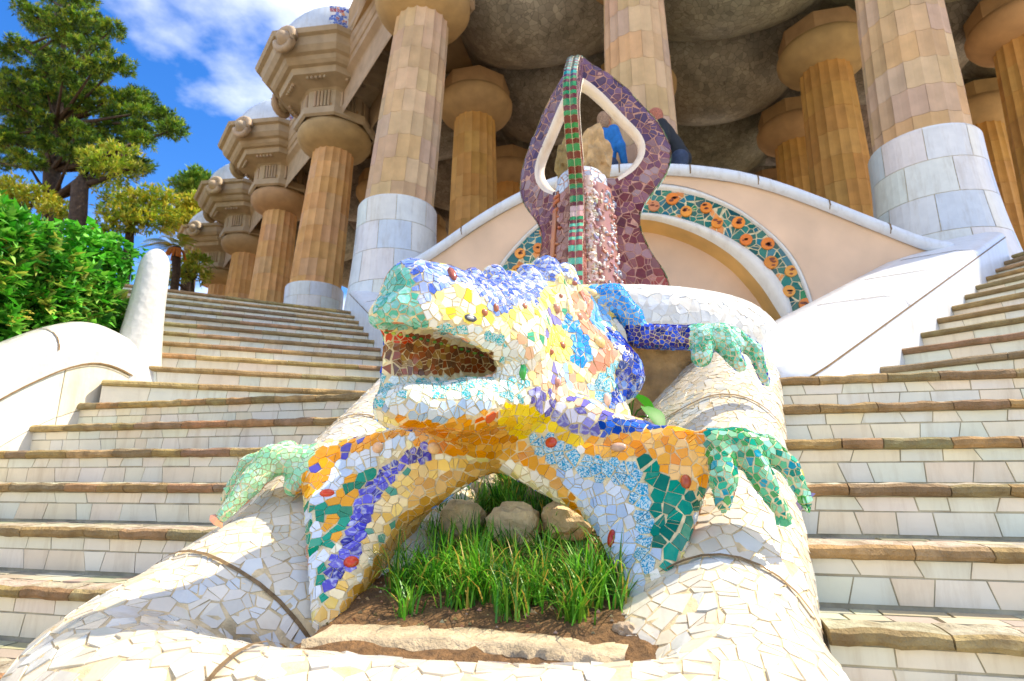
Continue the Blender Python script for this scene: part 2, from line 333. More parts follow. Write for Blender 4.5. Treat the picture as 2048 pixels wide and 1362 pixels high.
def mosaic(V, F, style, gap=.004, lift=.004, depth=.006, parent=None, m='glazed', n_single=300, keep=None, flat=.4, stretch=None, name='tile', seed=1, rmin=.02, zone=None, split=.38):
    """style(P, Nrm) -> (radius[n], colour[n,3], sty[n]); places a jittered set of flat sherds, cut against their neighbours"""
    V = np.asarray(V, float); F = np.asarray(F, int)
    rg = np.random.default_rng(seed)
    VN = vert_normals(V, F)
    T = np.concatenate([F[:, [0, 1, 2]], F[:, [0, 2, 3]]])
    ar = .5 * np.linalg.norm(np.cross(V[T[:, 1]] - V[T[:, 0]], V[T[:, 2]] - V[T[:, 0]]), axis=1)
    tot = ar.sum(); Mn = int(min(tot / (rmin * rmin) * 7, 120000))
    ti = rg.choice(len(T), Mn, p=ar / tot); u = rg.random((Mn, 2)); su = np.sqrt(u[:, :1]); w3 = np.concatenate([1 - su, su * (1 - u[:, 1:]), su * u[:, 1:]], 1)
    P = (V[T[ti]] * w3[:, :, None]).sum(1); NN = (VN[T[ti]] * w3[:, :, None]).sum(1); NN /= np.maximum(np.linalg.norm(NN, axis=1), 1e-9)[:, None]
    if keep is not None:
        k = keep(P, NN); P, NN = P[k], NN[k]
    rad, col, sty = style(P, NN)
    cell = float(np.max(rad)); grid = {}; sel = []
    keys = np.floor(P / cell).astype(int)
    Pl = P.tolist(); Kl = keys.tolist(); rl = rad.tolist()
    nb = [(i, j, k) for i in (-1, 0, 1) for j in (-1, 0, 1) for k in (-1, 0, 1)]
    for i in range(len(Pl)):
        kx, ky, kz = Kl[i]; px, py, pz = Pl[i]; r = rl[i]; ok = True
        for a, b, c in nb:
            for j in grid.get((kx + a, ky + b, kz + c), ()):
                q = Pl[j]; rr = .43 * (r + rl[j])
                if (q[0] - px) ** 2 + (q[1] - py) ** 2 + (q[2] - pz) ** 2 < rr * rr: ok = False; break
            if not ok: break
        if ok: grid.setdefault((kx, ky, kz), []).append(i); sel.append(i)
    sel = np.array(sel); P, NN, rad, col, sty = P[sel], NN[sel], rad[sel], col[sel], sty[sel]
    kd = kdtree.KDTree(len(P))
    for i, p in enumerate(P): kd.insert(p, i)
    kd.balance()
    bvh = BVHTree.FromPolygons([tuple(v) for v in V], [tuple(map(int, f)) for f in F])
    out = []
    if zone is not None: zid = zone(P); ZT = np.linspace(.08, .92, 13)
    for i in range(len(P)):
        p = P[i]; n = NN[i]
        if stretch is not None:
            t1 = np.asarray(stretch(p, n)); t1 = t1 - n * (t1 @ n)
        else:
            t1 = np.cross(n, (0.3, .5, .8))
        t1 = t1 / max(np.linalg.norm(t1), 1e-9); t2 = np.cross(n, t1)
        r = rad[i]; ph = rg.uniform(0, 6.28); R_ = r * 1.35
        poly = [(R_ * math.cos(ph + k * math.pi / 4), R_ * math.sin(ph + k * math.pi / 4)) for k in range(8)]
        for q, j, dist in kd.find_range(Vector(p), r * 2.3):
            if j == i: continue
            if NN[j] @ n < .1: continue
            dq = P[j] - p; x, y = dq @ t1, dq @ t2; L = math.hypot(x, y)
            if L < 1e-6: continue
            x /= L; y /= L; mid = L * r / (r + rad[j]) - gap * .5
            if zone is not None and zid[i] != zid[j]:
                zs_ = zone(p + dq * ZT[:, None]); w_ = np.nonzero(zs_ != zid[i])[0]
                mid = L * min(.70, max(.34, float(ZT[w_[0]] if len(w_) else .7))) - gap * .5
            new = []; m_ = len(poly)
            for k in range(m_):
                a, b = poly[k], poly[(k + 1) % m_]; da = a[0] * x + a[1] * y - mid; db = b[0] * x + b[1] * y - mid
                if da <= 0: new.append(a)
                if (da < 0) != (db < 0):
                    s_ = da / (da - db); new.append((a[0] + (b[0] - a[0]) * s_, a[1] + (b[1] - a[1]) * s_))
            poly = new
            if len(poly) < 3: break
        if len(poly) < 3: continue
        # merge very short edges
        pp = [poly[0]]
        for q in poly[1:]:
            if math.hypot(q[0] - pp[-1][0], q[1] - pp[-1][1]) > r * .34: pp.append(q)
        if len(pp) > 3 and math.hypot(pp[0][0] - pp[-1][0], pp[0][1] - pp[-1][1]) < r * .34: pp.pop()
        if len(pp) < 3: continue
        for pp in split_poly(pp, rg, split, gap):
         area = .5 * abs(sum(pp[k][0] * pp[(k + 1) % len(pp)][1] - pp[(k + 1) % len(pp)][0] * pp[k][1] for k in range(len(pp))))
         if area < r * r * .08: continue
         lf = lift * rg.uniform(.7, 1.4); tx, ty = rg.normal(0, .04, 2); top = []; bot = []
         for x, y in pp:
             q = p + t1 * x + t2 * y; h_ = bvh.find_nearest(Vector(q))
             s_ = np.array(h_[0]) if h_[0] is not None else q
             base = s_ * (1 - flat) + q * flat
             top.append(base + n * (lf + tx * x + ty * y)); bot.append(s_ - n * depth)
         out.append((p, n, area, np.array(top), np.array(bot), col[i], sty[i]))
    # the ones that show largest become single pieces
    if n_single:
        sc = []
        for k, t in enumerate(out):
            v = EYE - t[0]; d = np.linalg.norm(v); f = (t[1] @ v) / d; x, y, dd = proj(t[0])
            vis = f > .05 and dd > 0 and -30 < x < 2078 and -30 < y < 1392
            if vis:
                h_ = bvh.ray_cast(Vector(t[0] + t[1] * .03), Vector(v / d), float(d))
                if h_[0] is not None: vis = False
            sc.append(t[2] * f / d ** 2 if vis else 0)
        order = np.argsort(sc)[::-1]; single = set(int(k) for k in order[:n_single] if sc[k] > 0)
    else: single = set()
    rest = MB()
    for k, t in enumerate(out):
        m_ = len(t[3]); vs = list(t[3]) + list(t[4]); fs = [tuple(range(m_))] + [(a, a + m_, (a + 1) % m_ + m_, (a + 1) % m_) for a in range(m_)]
        if k in single: mk(name, vs, fs, m, parent, [tuple(t[5])] * len(fs), [t[6]] * len(fs))
        else: rest.add(vs, fs, tuple(t[5]), t[6])
    if rest.f:
        o = rest.build(name + '_field', m, parent)
        if n_single and len(out) > n_single: o['kind'] = 'stuff'
        elif n_single == 0: o['kind'] = 'stuff'
    print('mosaic', len(out), 'tiles', len(single), 'single')
    return out
def pal_style(pal, radius, sty=0, jitter=.12, seed=3):
    rg = np.random.default_rng(seed); pal = np.array(pal)
    def f(P, Nn):
        n = len(P); c = pal[rg.integers(0, len(pal), n)] * (1 + rg.uniform(-jitter, jitter, (n, 1)))
        return np.full(n, radius) * rg.uniform(.75, 1.25, n), np.clip(c, 0, 1), np.full(n, float(sty))
    return f
WHITE = [hexc('e6dfcf'), hexc('ddd9cd'), hexc('e9e3d4'), hexc('d8dad6'), hexc('e3d8c2')]
def wob(p, s, a): return (np.array(noise.noise_vector(Vector(p) * s)) * a)
# ================================================================ SETTING
ZR, TR, Y5 = .17, .2755, 1.695           # rise, tread, Y of the fifth nosing
def Yn(n): return Y5 + (n - 5) * TR
XB = -.52                                 # axis of the basin

g = MB(); g.add([(-900, -900, 0), (900, -900, 0), (900, 1500, 0), (-900, 1500, 0)], [(0, 1, 2, 3)])
tag(g.build('ground', 'paving'), kind='structure')
lg = MB(); lg.prism([(-3.7, Yn(10) + .03), (3.6, Yn(10) + .03), (5.6, 4.6), (5.6, 9), (-6.2, 9), (-6.2, 6.5), (-3.7, 3.6)], 1.0, 1.66)
tag(lg.build('landing_pavement', 'tread_mortar'), kind='structure')

# ---- stairs
TILE_W = [hexc(h) for h in ('f1e6cc', 'ece5d0', 'e4e4d2', 'f3e6c8', 'e8e6cf', 'efe8d6', 'eedFc2')]
NOSE = [hexc(h) for h in ('c2a06a', 'b39263', 'ab9168', 'c8a874', 'a18a63')]
def flight(name, label, ends, z_first, detail, tile_len, seed):
    """ends: list of (A, B) plan ends of each nosing, left to right as seen climbing"""
    rd = random.Random(seed); root = empty(name, label, 'stairs', 'flights of the staircase')
    core = MB()
    for k, (A, B) in enumerate(ends[:-1]):
        z = z_first + ZR * k; A, B = Vector((*A, 0)), Vector((*B, 0)); A2, B2 = Vector((*ends[k + 1][0], 0)), Vector((*ends[k + 1][1], 0))
        ax = (B - A); L = ax.length; ax.normalize(); inn = Vector((-ax.y, ax.x, 0))
        if inn.dot((A2 + B2) - (A + B)) < 0: inn = -inn
        def P(s, back, zz): q = A + ax * s + inn * back; return (q.x, q.y, zz)
        e = .06
        core.add([P(0, .022, z - ZR - .02), P(L, .022, z - ZR - .02), P(L, .022, z - .012), P(0, .022, z - .012), (*(B2 + inn * e).xy, z - .012), (*(A2 + inn * e).xy, z - .012)],
                 [(0, 1, 2, 3), (3, 2, 4, 5)], jit(hexc('e0d4b6'), .05))
        # nosing stones: rough rounded edge pieces
        s = 0; det = detail(k)
        if det < 1: continue
        while s < L - .02:
            ln = min(L - s, rd.uniform(.14, .34) if det == 2 else rd.uniform(.5, .9))
            if L - s - ln < .06: ln = L - s
            m_ = max(3, int(ln / (.035 if det == 2 else .12))); rows = []; dd = rd.uniform(.085, .12)
            prof = [(.018, -.040), (-.004, -.038), (-.011, -.026), (-.008, -.009), (.006, 0), (dd * .6, .003), (dd, .001), (dd, -.012)]
            for i in range(m_ + 1):
                ss = s + .002 + (ln - .004) * i / m_; row = []
                for b_, h_ in prof:
                    q = Vector(P(ss, b_, z + h_)); nv = noise.noise_vector(q * 16) * .007 + noise.noise_vector(q * 45) * .004
                    row.append(tuple(q + nv * (1 if det == 2 else .8)))
                rows.append(row)
            v, f = grid_mesh(rows); n_ = len(prof)
            f += [tuple(range(n_)), tuple(m_ * n_ + i for i in range(n_ - 1, -1, -1))]
            c = jit(rd.choice(NOSE), .12); tc_ = jit(hexc('cdc3a8'), .06); fc_ = [c if (q % (n_ - 1)) < 4 else tc_ for q in range(m_ * (n_ - 1))] + [c, c]; mk('nosing', v, f, 'nosing_stone', root, fc_); s += ln
        # riser tiles: a tall row under the nosing and a low row along the foot
        for lo, hi, t0, t1 in ((.088, .043, .09, .19), (.166, .092, .08, .2)) if det == 2 else ((.166, .042, tile_len * .6, tile_len * 1.5),):
            s = 0; skew = 0
            while s < L - .01:
                ln = min(L - s, rd.uniform(t0, t1)); sk2 = rd.uniform(-.012, .012); ga = .0022; fr = .022 - rd.uniform(.002, .0045)
                h0, h1 = z - lo + rd.uniform(0, .004), z - hi
                q = [P(s + ga - skew, fr, h0), P(s + ln - ga - sk2, fr, h0), P(s + ln - ga + sk2, fr, h1), P(s + ga + skew, fr, h1)]
                bk = [P(s + ga - skew, .024, h0), P(s + ln - ga - sk2, .024, h0), P(s + ln - ga + sk2, .024, h1), P(s + ga + skew, .024, h1)]
                c = jit(rd.choice(TILE_W), .025)
                mk('riser_tile', q + bk, [(0, 1, 2, 3), (0, 4, 5, 1), (1, 5, 6, 2), (2, 6, 7, 3), (3, 7, 4, 0)], 'worn_glaze', root, [c] * 5)
                s += ln; skew = sk2
        # broken-stone paving on the treads that lie below the eye
        if det == 2 and z < 1.15:
            rows_, s = 2, 0
            for r_ in range(rows_):
                s = rd.uniform(-.1, 0)
                while s < L:
                    ln = rd.uniform(.07, .17); b0 = dd + .01 + r_ * .075; b1 = b0 + .068
                    a0, a1 = max(0, s + .003), min(L, s + ln - .003)
                    if a1 - a0 > .03:
                        zz = z - .004 + rd.uniform(0, .004); w_ = [rd.uniform(-.008, .008) for _ in range(4)]
                        q = [P(a0, b0 + w_[0], zz), P(a1, b0 + w_[1], zz), P(a1 + w_[2], b1, zz), P(a0 + w_[3], b1, zz)]
                        lw = [(x, y, z_ - .012) for x, y, z_ in q]; c = jit(rd.choice([hexc('a59d84'), hexc('b3ac93'), hexc('9b9680')]), .1)
                        mk('paving_stone', q + lw, [(0, 1, 2, 3), (0, 4, 5, 1), (1, 5, 6, 2), (2, 6, 7, 3), (3, 7, 4, 0)], 'stone', root, [c] * 5)
                    s += ln
    core.build('step_core', 'tread_mortar', root)
    return root
XR0, XL0 = .40, -1.60
flight('stone_staircase', 'lower flight of white tiled stairs to the right of the lizard basin',
       [((XR0, Yn(n)), (2.75, Yn(n))) for n in range(1, 12)], ZR, lambda k: 2 if k >= 3 else 0, .15, 1)
flight('stone_staircase', 'lower flight of white tiled stairs left of the lizard basin',
       [((-3.68, Yn(n)), (XL0, Yn(n))) for n in range(1, 12)], ZR, lambda k: 2 if k >= 3 else 0, .15, 2)
def lerp2(a, b, t): return (a[0] + (b[0] - a[0]) * t, a[1] + (b[1] - a[1]) * t)
ef = [(lerp2((1.37, 3.88), (3.63, 6.65), k / 9), lerp2((4.0, 2.24), (5.6, 4.2), k / 9)) for k in range(0, 12)]
flight('stone_staircase', 'upper right flight of stairs climbing beside the white parapet', ef, 1.87, lambda k: 1, .22, 3)
LF0, LF1 = tuple(pZ(835, 786, 1.87)[:2]), tuple(pZ(702, 622, 3.57)[:2])
el = [(lerp2((-3.6, 3.15), (-6.5, 5.3), k / 10), lerp2(LF0, LF1, k / 10)) for k in range(0, 12)]
print('left far', LF0, LF1)
flight('stone_staircase', 'upper left flight of stairs behind the rounded white newel post', el, 1.87, lambda k: 1, .22, 4)

# ---- left garden wall with rounded coping and newel post
def sweep(path, prof_fn, nrm=None):
    """path of Vectors; prof_fn(i) -> [(lateral, height)]; lateral to the right of the travel direction"""
    rows = []
    for i, p in enumerate(path):
        t = (path[min(i + 1, len(path) - 1)] - path[max(i - 1, 0)]); t.z = 0; t.normalize(); r = Vector((t.y, -t.x, 0))
        rows.append([tuple(p + r * a + Vector((0, 0, b))) for a, b in prof_fn(i)])
    return rows
wall = empty('garden_wall', 'white tiled garden wall with rounded coping at the left hedge', 'wall')
crest = [(-.5, .75), (.6, .95), (1.6, 1.28), (2.2, 1.62), (2.55, 1.94), (2.75, 2.10), (3.05, 2.28), (3.22, 2.31), (3.38, 2.27), (3.6, 2.2)]
def interp(tab, y):
    xs = [t[0] for t in tab]; return float(np.interp(y, xs, [t[1] for t in tab]))
ys = np.linspace(-.5, 3.62, 60)
def smooth_crest(y): return sum(interp(crest, y + d) for d in (-.14, -.07, 0, .07, .14)) / 5
path = [Vector((-3.84, y, smooth_crest(y))) for y in ys]
cop = [(.185, -.30), (.19, -.16)] + [(.19 * math.cos(a), -.0 - .16 + .16 * math.sin(a)) for a in np.linspace(.25, math.pi - .25, 9)] + [(-.19, -.16), (-.185, -.30)]
v, f = grid_mesh(sweep(path, lambda i: cop)); COPV, COPF = np.array(v), np.array(f)
mk('coping', v, f, 'facet_glaze', wall, [hexc('d6d4cc')] * len(f), smooth=True)
body = [(.162, -3), (.16, -.27), (-.16, -.27), (-.162, -3)]
v, f = grid_mesh(sweep(path, lambda i: body)); f = [q for q in f]
mk('wall_body', v, f, 'grout_pale', wall); WBV, WBF = np.array(v), np.array(f)
# large smooth slabs on the face of the wall
rd = random.Random(5)
y0 = 1.2
while y0 < 3.5:
    y1 = min(3.55, y0 + rd.uniform(.45, .7))
    for lv in range(3):
        n_ = 6; q = []
        def band(y, t): zt = smooth_crest(y) - .31; return zt - .62 * t
        t0, t1 = lv / 3 * 1.5 + .004, (lv + 1) / 3 * 1.5 - .004
        top = [(-3.668, y0 + .004 + (y1 - y0 - .008) * i / n_, band(y0 + (y1 - y0) * i / n_, t0)) for i in range(n_ + 1)]
        bot = [(-3.668, y, z - .62 * (t1 - t0)) for x, y, z in top]
        vv = top + bot + [(x - .02, y, z) for x, y, z in top + bot]; m_ = n_ + 1
        fs = [(i, i + m_, i + 1 + m_, i + 1) for i in range(n_)] + [(i + 1, i + 1 + 2 * m_, i + 2 * m_, i) for i in range(n_)] + [(i + m_, i + 3 * m_, i + 1 + 3 * m_, i + 1 + m_) for i in range(n_)] + [(0, 2 * m_, 3 * m_, m_), (n_, n_ + m_, n_ + 3 * m_, n_ + 2 * m_)]
        mk('wall_slab', vv, fs, 'worn_glaze', wall, [jit(rd.choice(WHITE), .03)] * len(fs))
    y0 = y1
def curve_strip(pts, wid, nrm, up):
    rows = []
    for p in pts:
        p = Vector(p); rows.append([tuple(p - Vector(up) * wid), tuple(p + Vector(up) * wid)])
    return grid_mesh(rows)
v, f = curve_strip([(-3.652, y, smooth_crest(y) - .305) for y in np.linspace(1, 3.56, 40)], .006, None, (0, 0, 1)); mk('coping_seam', v, f, 'seam', wall)
for yy in (2.05, 2.86):
    q = [Vector((-3.84 + a * 1.035, yy - .0, smooth_crest(yy) + b * 1.0 + .006 + (-.0))) for a, b in cop[1:-1]]
    v, f = grid_mesh([[tuple(p + Vector((0, -.005, 0))), tuple(p + Vector((0, .005, 0)))] for p in q]); mk('coping_seam', v, f, 'seam', wall)
# newel post: tapered, leaning, domed
post = empty('newel_post', 'rounded white tiled newel post between hedge and stairs', 'post')
rows = []
for t in list(np.linspace(0, .89, 16)) + [.89 + .11 * math.sin(q) for q in np.linspace(.15, 1.56, 10)]:
    z = 1.5 + 1.5 * t; r = .165 - .065 * t + .12 * (1 - t) ** 3; r = r * (1 if t < .89 else math.sqrt(max(0, 1 - ((t - .89) / .11) ** 2)))
    cx, cy = -3.80 + .05 * t, 3.56 + .02 * t
    rows.append([(cx + r * math.cos(a), cy + r * math.sin(a), z) for a in np.linspace(0, 2 * math.pi, 33)])
v, f = grid_mesh(rows); mk('post_core', v, f, 'facet_glaze', post, [hexc('d6d4cc')] * len(f), smooth=True)

# ================================================================ COLUMNED HALL
HF = 4.4
hall = empty('columned_hall', 'sandstone columned hall with fluted columns and moulded cornice above the stairs', 'building')
pl = MB(); pl.prism([(-2.2, 7.0), (2.2, 7.0), (2.5, 8.6), (9, 13.5), (9, 24), (-22, 24), (-22.5, 23), (-3.6, 9.0), (-2.5, 8.6)], 1.0, HF)
pl.build('podium', 'paving', hall)
SAND = [hexc(h) for h in ('d8a566', 'cf9d60', 'd4a163', 'dcab6f', 'd09e66', 'd6a670', 'd2a574')]
def column(base, top, r0, r1, z0, z1, flutes=18, courses=9, single=False, ped=None, seed=0, pal=SAND):
    rd = random.Random(seed)
    core = MB(); core.lathe([(r0 * .94, z0), (r1 * .94, z1)], base, 36, hexc('bf9b66'), top)
    co = core.build('column', 'stone', hall, smooth=False)
    rest = MB(); zs = [z0 + (z1 - z0) * i / courses for i in range(courses + 1)]
    def pt(a, z, sc=1.0):
        t = (z - z0) / (z1 - z0); r = (r0 + (r1 - r0) * t) * (1 + .02 * math.sin(math.pi * t))
        fr = (a * flutes / (2 * math.pi)) % 1; r *= 1 - .055 * math.sin(math.pi * fr); r *= sc
        return (base[0] + (top[0] - base[0]) * t + r * math.cos(a), base[1] + (top[1] - base[1]) * t + r * math.sin(a), z)
    nb = flutes // 2
    for c in range(courses):
        for b in range(nb):
            off = (c % 2) * (2 * math.pi / flutes); a0 = off + b * 2 * math.pi / nb; a1 = a0 + 2 * math.pi / nb; e = .0022 / r0; ez = .0022
            aa = [a0 + e + (a1 - a0 - 2 * e) * i / 8 for i in range(9)]
            sc = 1 + rd.uniform(-.004, .004)
            rows = [[pt(a, zs[c] + ez, sc - .045) for a in aa], [pt(a, zs[c] + ez, sc) for a in aa], [pt(a, zs[c + 1] - ez, sc) for a in aa], [pt(a, zs[c + 1] - ez, sc - .045) for a in aa]]
            v, f = grid_mesh(rows); m_ = 9
            f += [(0, m_, 2 * m_, 3 * m_), (m_ - 1, 4 * m_ - 1, 3 * m_ - 1, 2 * m_ - 1)]
            col = jit(rd.choice(pal), .035)
            mid = pt((a0 + a1) / 2, (zs[c] + zs[c + 1]) / 2); px, py, dd = proj(mid)
            nv = np.array([math.cos((a0 + a1) / 2), math.sin((a0 + a1) / 2), 0]) @ (EYE - np.array(mid))
            if single and nv > 0 and -40 < py < 1362 and -40 < px < 2090: mk('stone_block', v, f, 'stone', co, [col] * len(f))
            else: rest.add(v, f, col)
    rest.build('shaft', 'stone', co)
    if ped:
        pr, pz, flare = ped
        pc = MB(); prof = [(pr * (1 + flare * (1 - t) ** 2), HF - .9 + (pz - HF + .9) * t) for t in np.linspace(0, 1, 10)]
        prof += [(pr * .985, pz + .03), (pr * .95, pz + .045)]
        pcx = MB(); pcx.lathe([(r * .985, z) for r, z in prof], base, 40, hexc('b9a690')); pc_o = pcx.build('pedestal', 'grout_pale', hall, smooth=True)
        hs_ = [HF - .9, HF - .35, HF + .15, HF + .62, pz - .0]
        for c in range(4):
            k = 8; o_ = (c % 2) * .4
            for b in range(k):
                a0 = o_ + b * 2 * math.pi / k; aa = np.linspace(a0 + .006, a0 + 2 * math.pi / k - .006, 7); rows = []
                zz = np.linspace(hs_[c] + .004, hs_[c + 1] - .004, 4)
                def rr(z): return float(np.interp(z, [q[1] for q in prof], [q[0] for q in prof]))
                rows.append([(base[0] + rr(zz[0]) * .985 * math.cos(a), base[1] + rr(zz[0]) * .985 * math.sin(a), zz[0]) for a in aa])
                for z in zz: rows.append([(base[0] + rr(z) * math.cos(a), base[1] + rr(z) * math.sin(a), z) for a in aa])
                rows.append([(base[0] + rr(zz[-1]) * .97 * math.cos(a), base[1] + rr(zz[-1]) * .97 * math.sin(a), zz[-1] + (.035 if c == 3 else 0)) for a in aa])
                v, f = grid_mesh(rows); mk('pedestal_tile', v, f, 'worn_glaze', pc_o, [jit(rd.choice([hexc('dfe2e0'), hexc('e6e3da'), hexc('d6dde0')]), .04)] * len(f), smooth=False)
    # capital: swelling round cushion under an eight-sided slab
    cp = MB(); cx = top
    prof = [(r1 * .97, z1 - .03), (r1 * 1.06, z1), (r1 * 1.25, z1 + .04), (r1 * 1.62, z1 + .14), (r1 * 1.80, z1 + .28), (r1 * 1.82, z1 + .40), (r1 * 1.72, z1 + .50), (r1 * 1.60, z1 + .52)]
    cp.lathe(prof, cx, 40, jit(hexc('b9976a'), .05)); cp.build('capital', 'stone', hall, smooth=True)
    ab = MB(); oc = [(cx[0] + r1 * 1.7 * math.cos(R(22.5 + 45 * i)), cx[1] + r1 * 1.7 * math.sin(R(22.5 + 45 * i))) for i in range(8)]
    ab.prism(oc, z1 + .51, z1 + .86, jit(hexc('b3946a'), .05)); ab.build('abacus', 'stone', hall)
    return co
ZC = 9.0
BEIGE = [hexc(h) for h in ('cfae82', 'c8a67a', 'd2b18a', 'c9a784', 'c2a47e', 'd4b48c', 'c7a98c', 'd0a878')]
column((-3.80, 8.03), (-3.52, 8.05), .56, .46, HF + .9, ZC, single=True, ped=(.63, 5.42, .22), seed=1, pal=BEIGE)
column((.10, 8.05), (.10, 8.25), .56, .47, HF, ZC + .3, single=True, seed=2, courses=10, pal=BEIGE)
column((3.72, 8.0), (3.78, 8.05), .56, .47, HF + .9, ZC, single=True, ped=(.63, 5.45, .30), seed=3, pal=BEIGE)
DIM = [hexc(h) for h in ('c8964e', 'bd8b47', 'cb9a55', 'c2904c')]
side = [((-7.09, 10.96), (-6.85, 10.9)), ((-10.4, 13.77), (-10.15, 13.65)), ((-13.66, 16.57), (-13.4, 16.4)), ((-16.95, 19.4), (-16.7, 19.2))]
DZ = [0, -.42, -.27, -.16, -.10]
for i, (b_, t_) in enumerate(side): column(b_, t_, .56, .46, HF + .7 if i == 0 else HF, ZC + DZ[i + 1], seed=10 + i, ped=(.62, 5.3, .02) if i == 0 else None, single=(i == 0))
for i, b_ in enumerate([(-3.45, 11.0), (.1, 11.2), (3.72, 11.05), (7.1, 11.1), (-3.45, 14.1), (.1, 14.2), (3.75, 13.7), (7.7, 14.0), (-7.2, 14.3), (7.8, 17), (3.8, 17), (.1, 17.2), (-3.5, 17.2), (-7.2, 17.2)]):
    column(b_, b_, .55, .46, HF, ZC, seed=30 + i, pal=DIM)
# vaulted ceiling: hanging bellies between the column lines, meeting in creases
gx = [-20.5, -17.2, -13.8, -10.4, -7.0, -3.5, .1, 3.75, 7.4, 11]; gy = [8.05, 11.05, 14.0, 17.1, 20.4, 23.5]
cm = MB(); sub = 10
def row_line_y(x): return 8.0 + (-3.56 - x) * (2.83 / 3.29)
for i in range(len(gx) - 1):
    for j in range(len(gy) - 1):
        cxm, cym = (gx[i] + gx[i + 1]) / 2, (gy[j] + gy[j + 1]) / 2
        if gx[i + 1] < -3.4 and gy[j] < row_line_y(gx[i]) - .5: continue
        rows = []
        for b in range(sub + 1):
            y = gy[j] + (gy[j + 1] - gy[j]) * b / sub; row = []
            for a in range(sub + 1):
                x = gx[i] + (gx[i + 1] - gx[i]) * a / sub
                s_ = math.sin(math.pi * a / sub) * math.sin(math.pi * b / sub)
                row.append((x, y, ZC + 1.42 - 1.05 * s_ ** .62))
            rows.append(row)
        v, f = grid_mesh(rows); c = jit(hexc('918a7c'), .08); cm.add(v, [tuple(reversed(q)) for q in f], c)  # white vault given a grey-brown base, hall shade put into its colour
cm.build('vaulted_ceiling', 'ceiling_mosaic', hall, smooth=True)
# front beam and roof over the ceiling
rf = MB(); rf.prism([(-3.6, 7.3), (3.8, 7.3), (11.5, 12), (11.5, 24), (-21, 24), (-21, 22.8), (-6.9, 10.6)], ZC + 1.5, ZC + 2.4, hexc('b3946a')); rf.build('roof_slab', 'stone', hall)
fb = MB()
for x0, x1 in ((-3.52, .1), (.1, 3.78), (3.78, 7.4)): fb.box((x0, 7.55 + (.5 if x0 > 3 else 0), ZC + 1.02), (x1, 8.6, ZC + 1.5), hexc('a58a60'))
fb.build('front_beam', 'stone', hall)
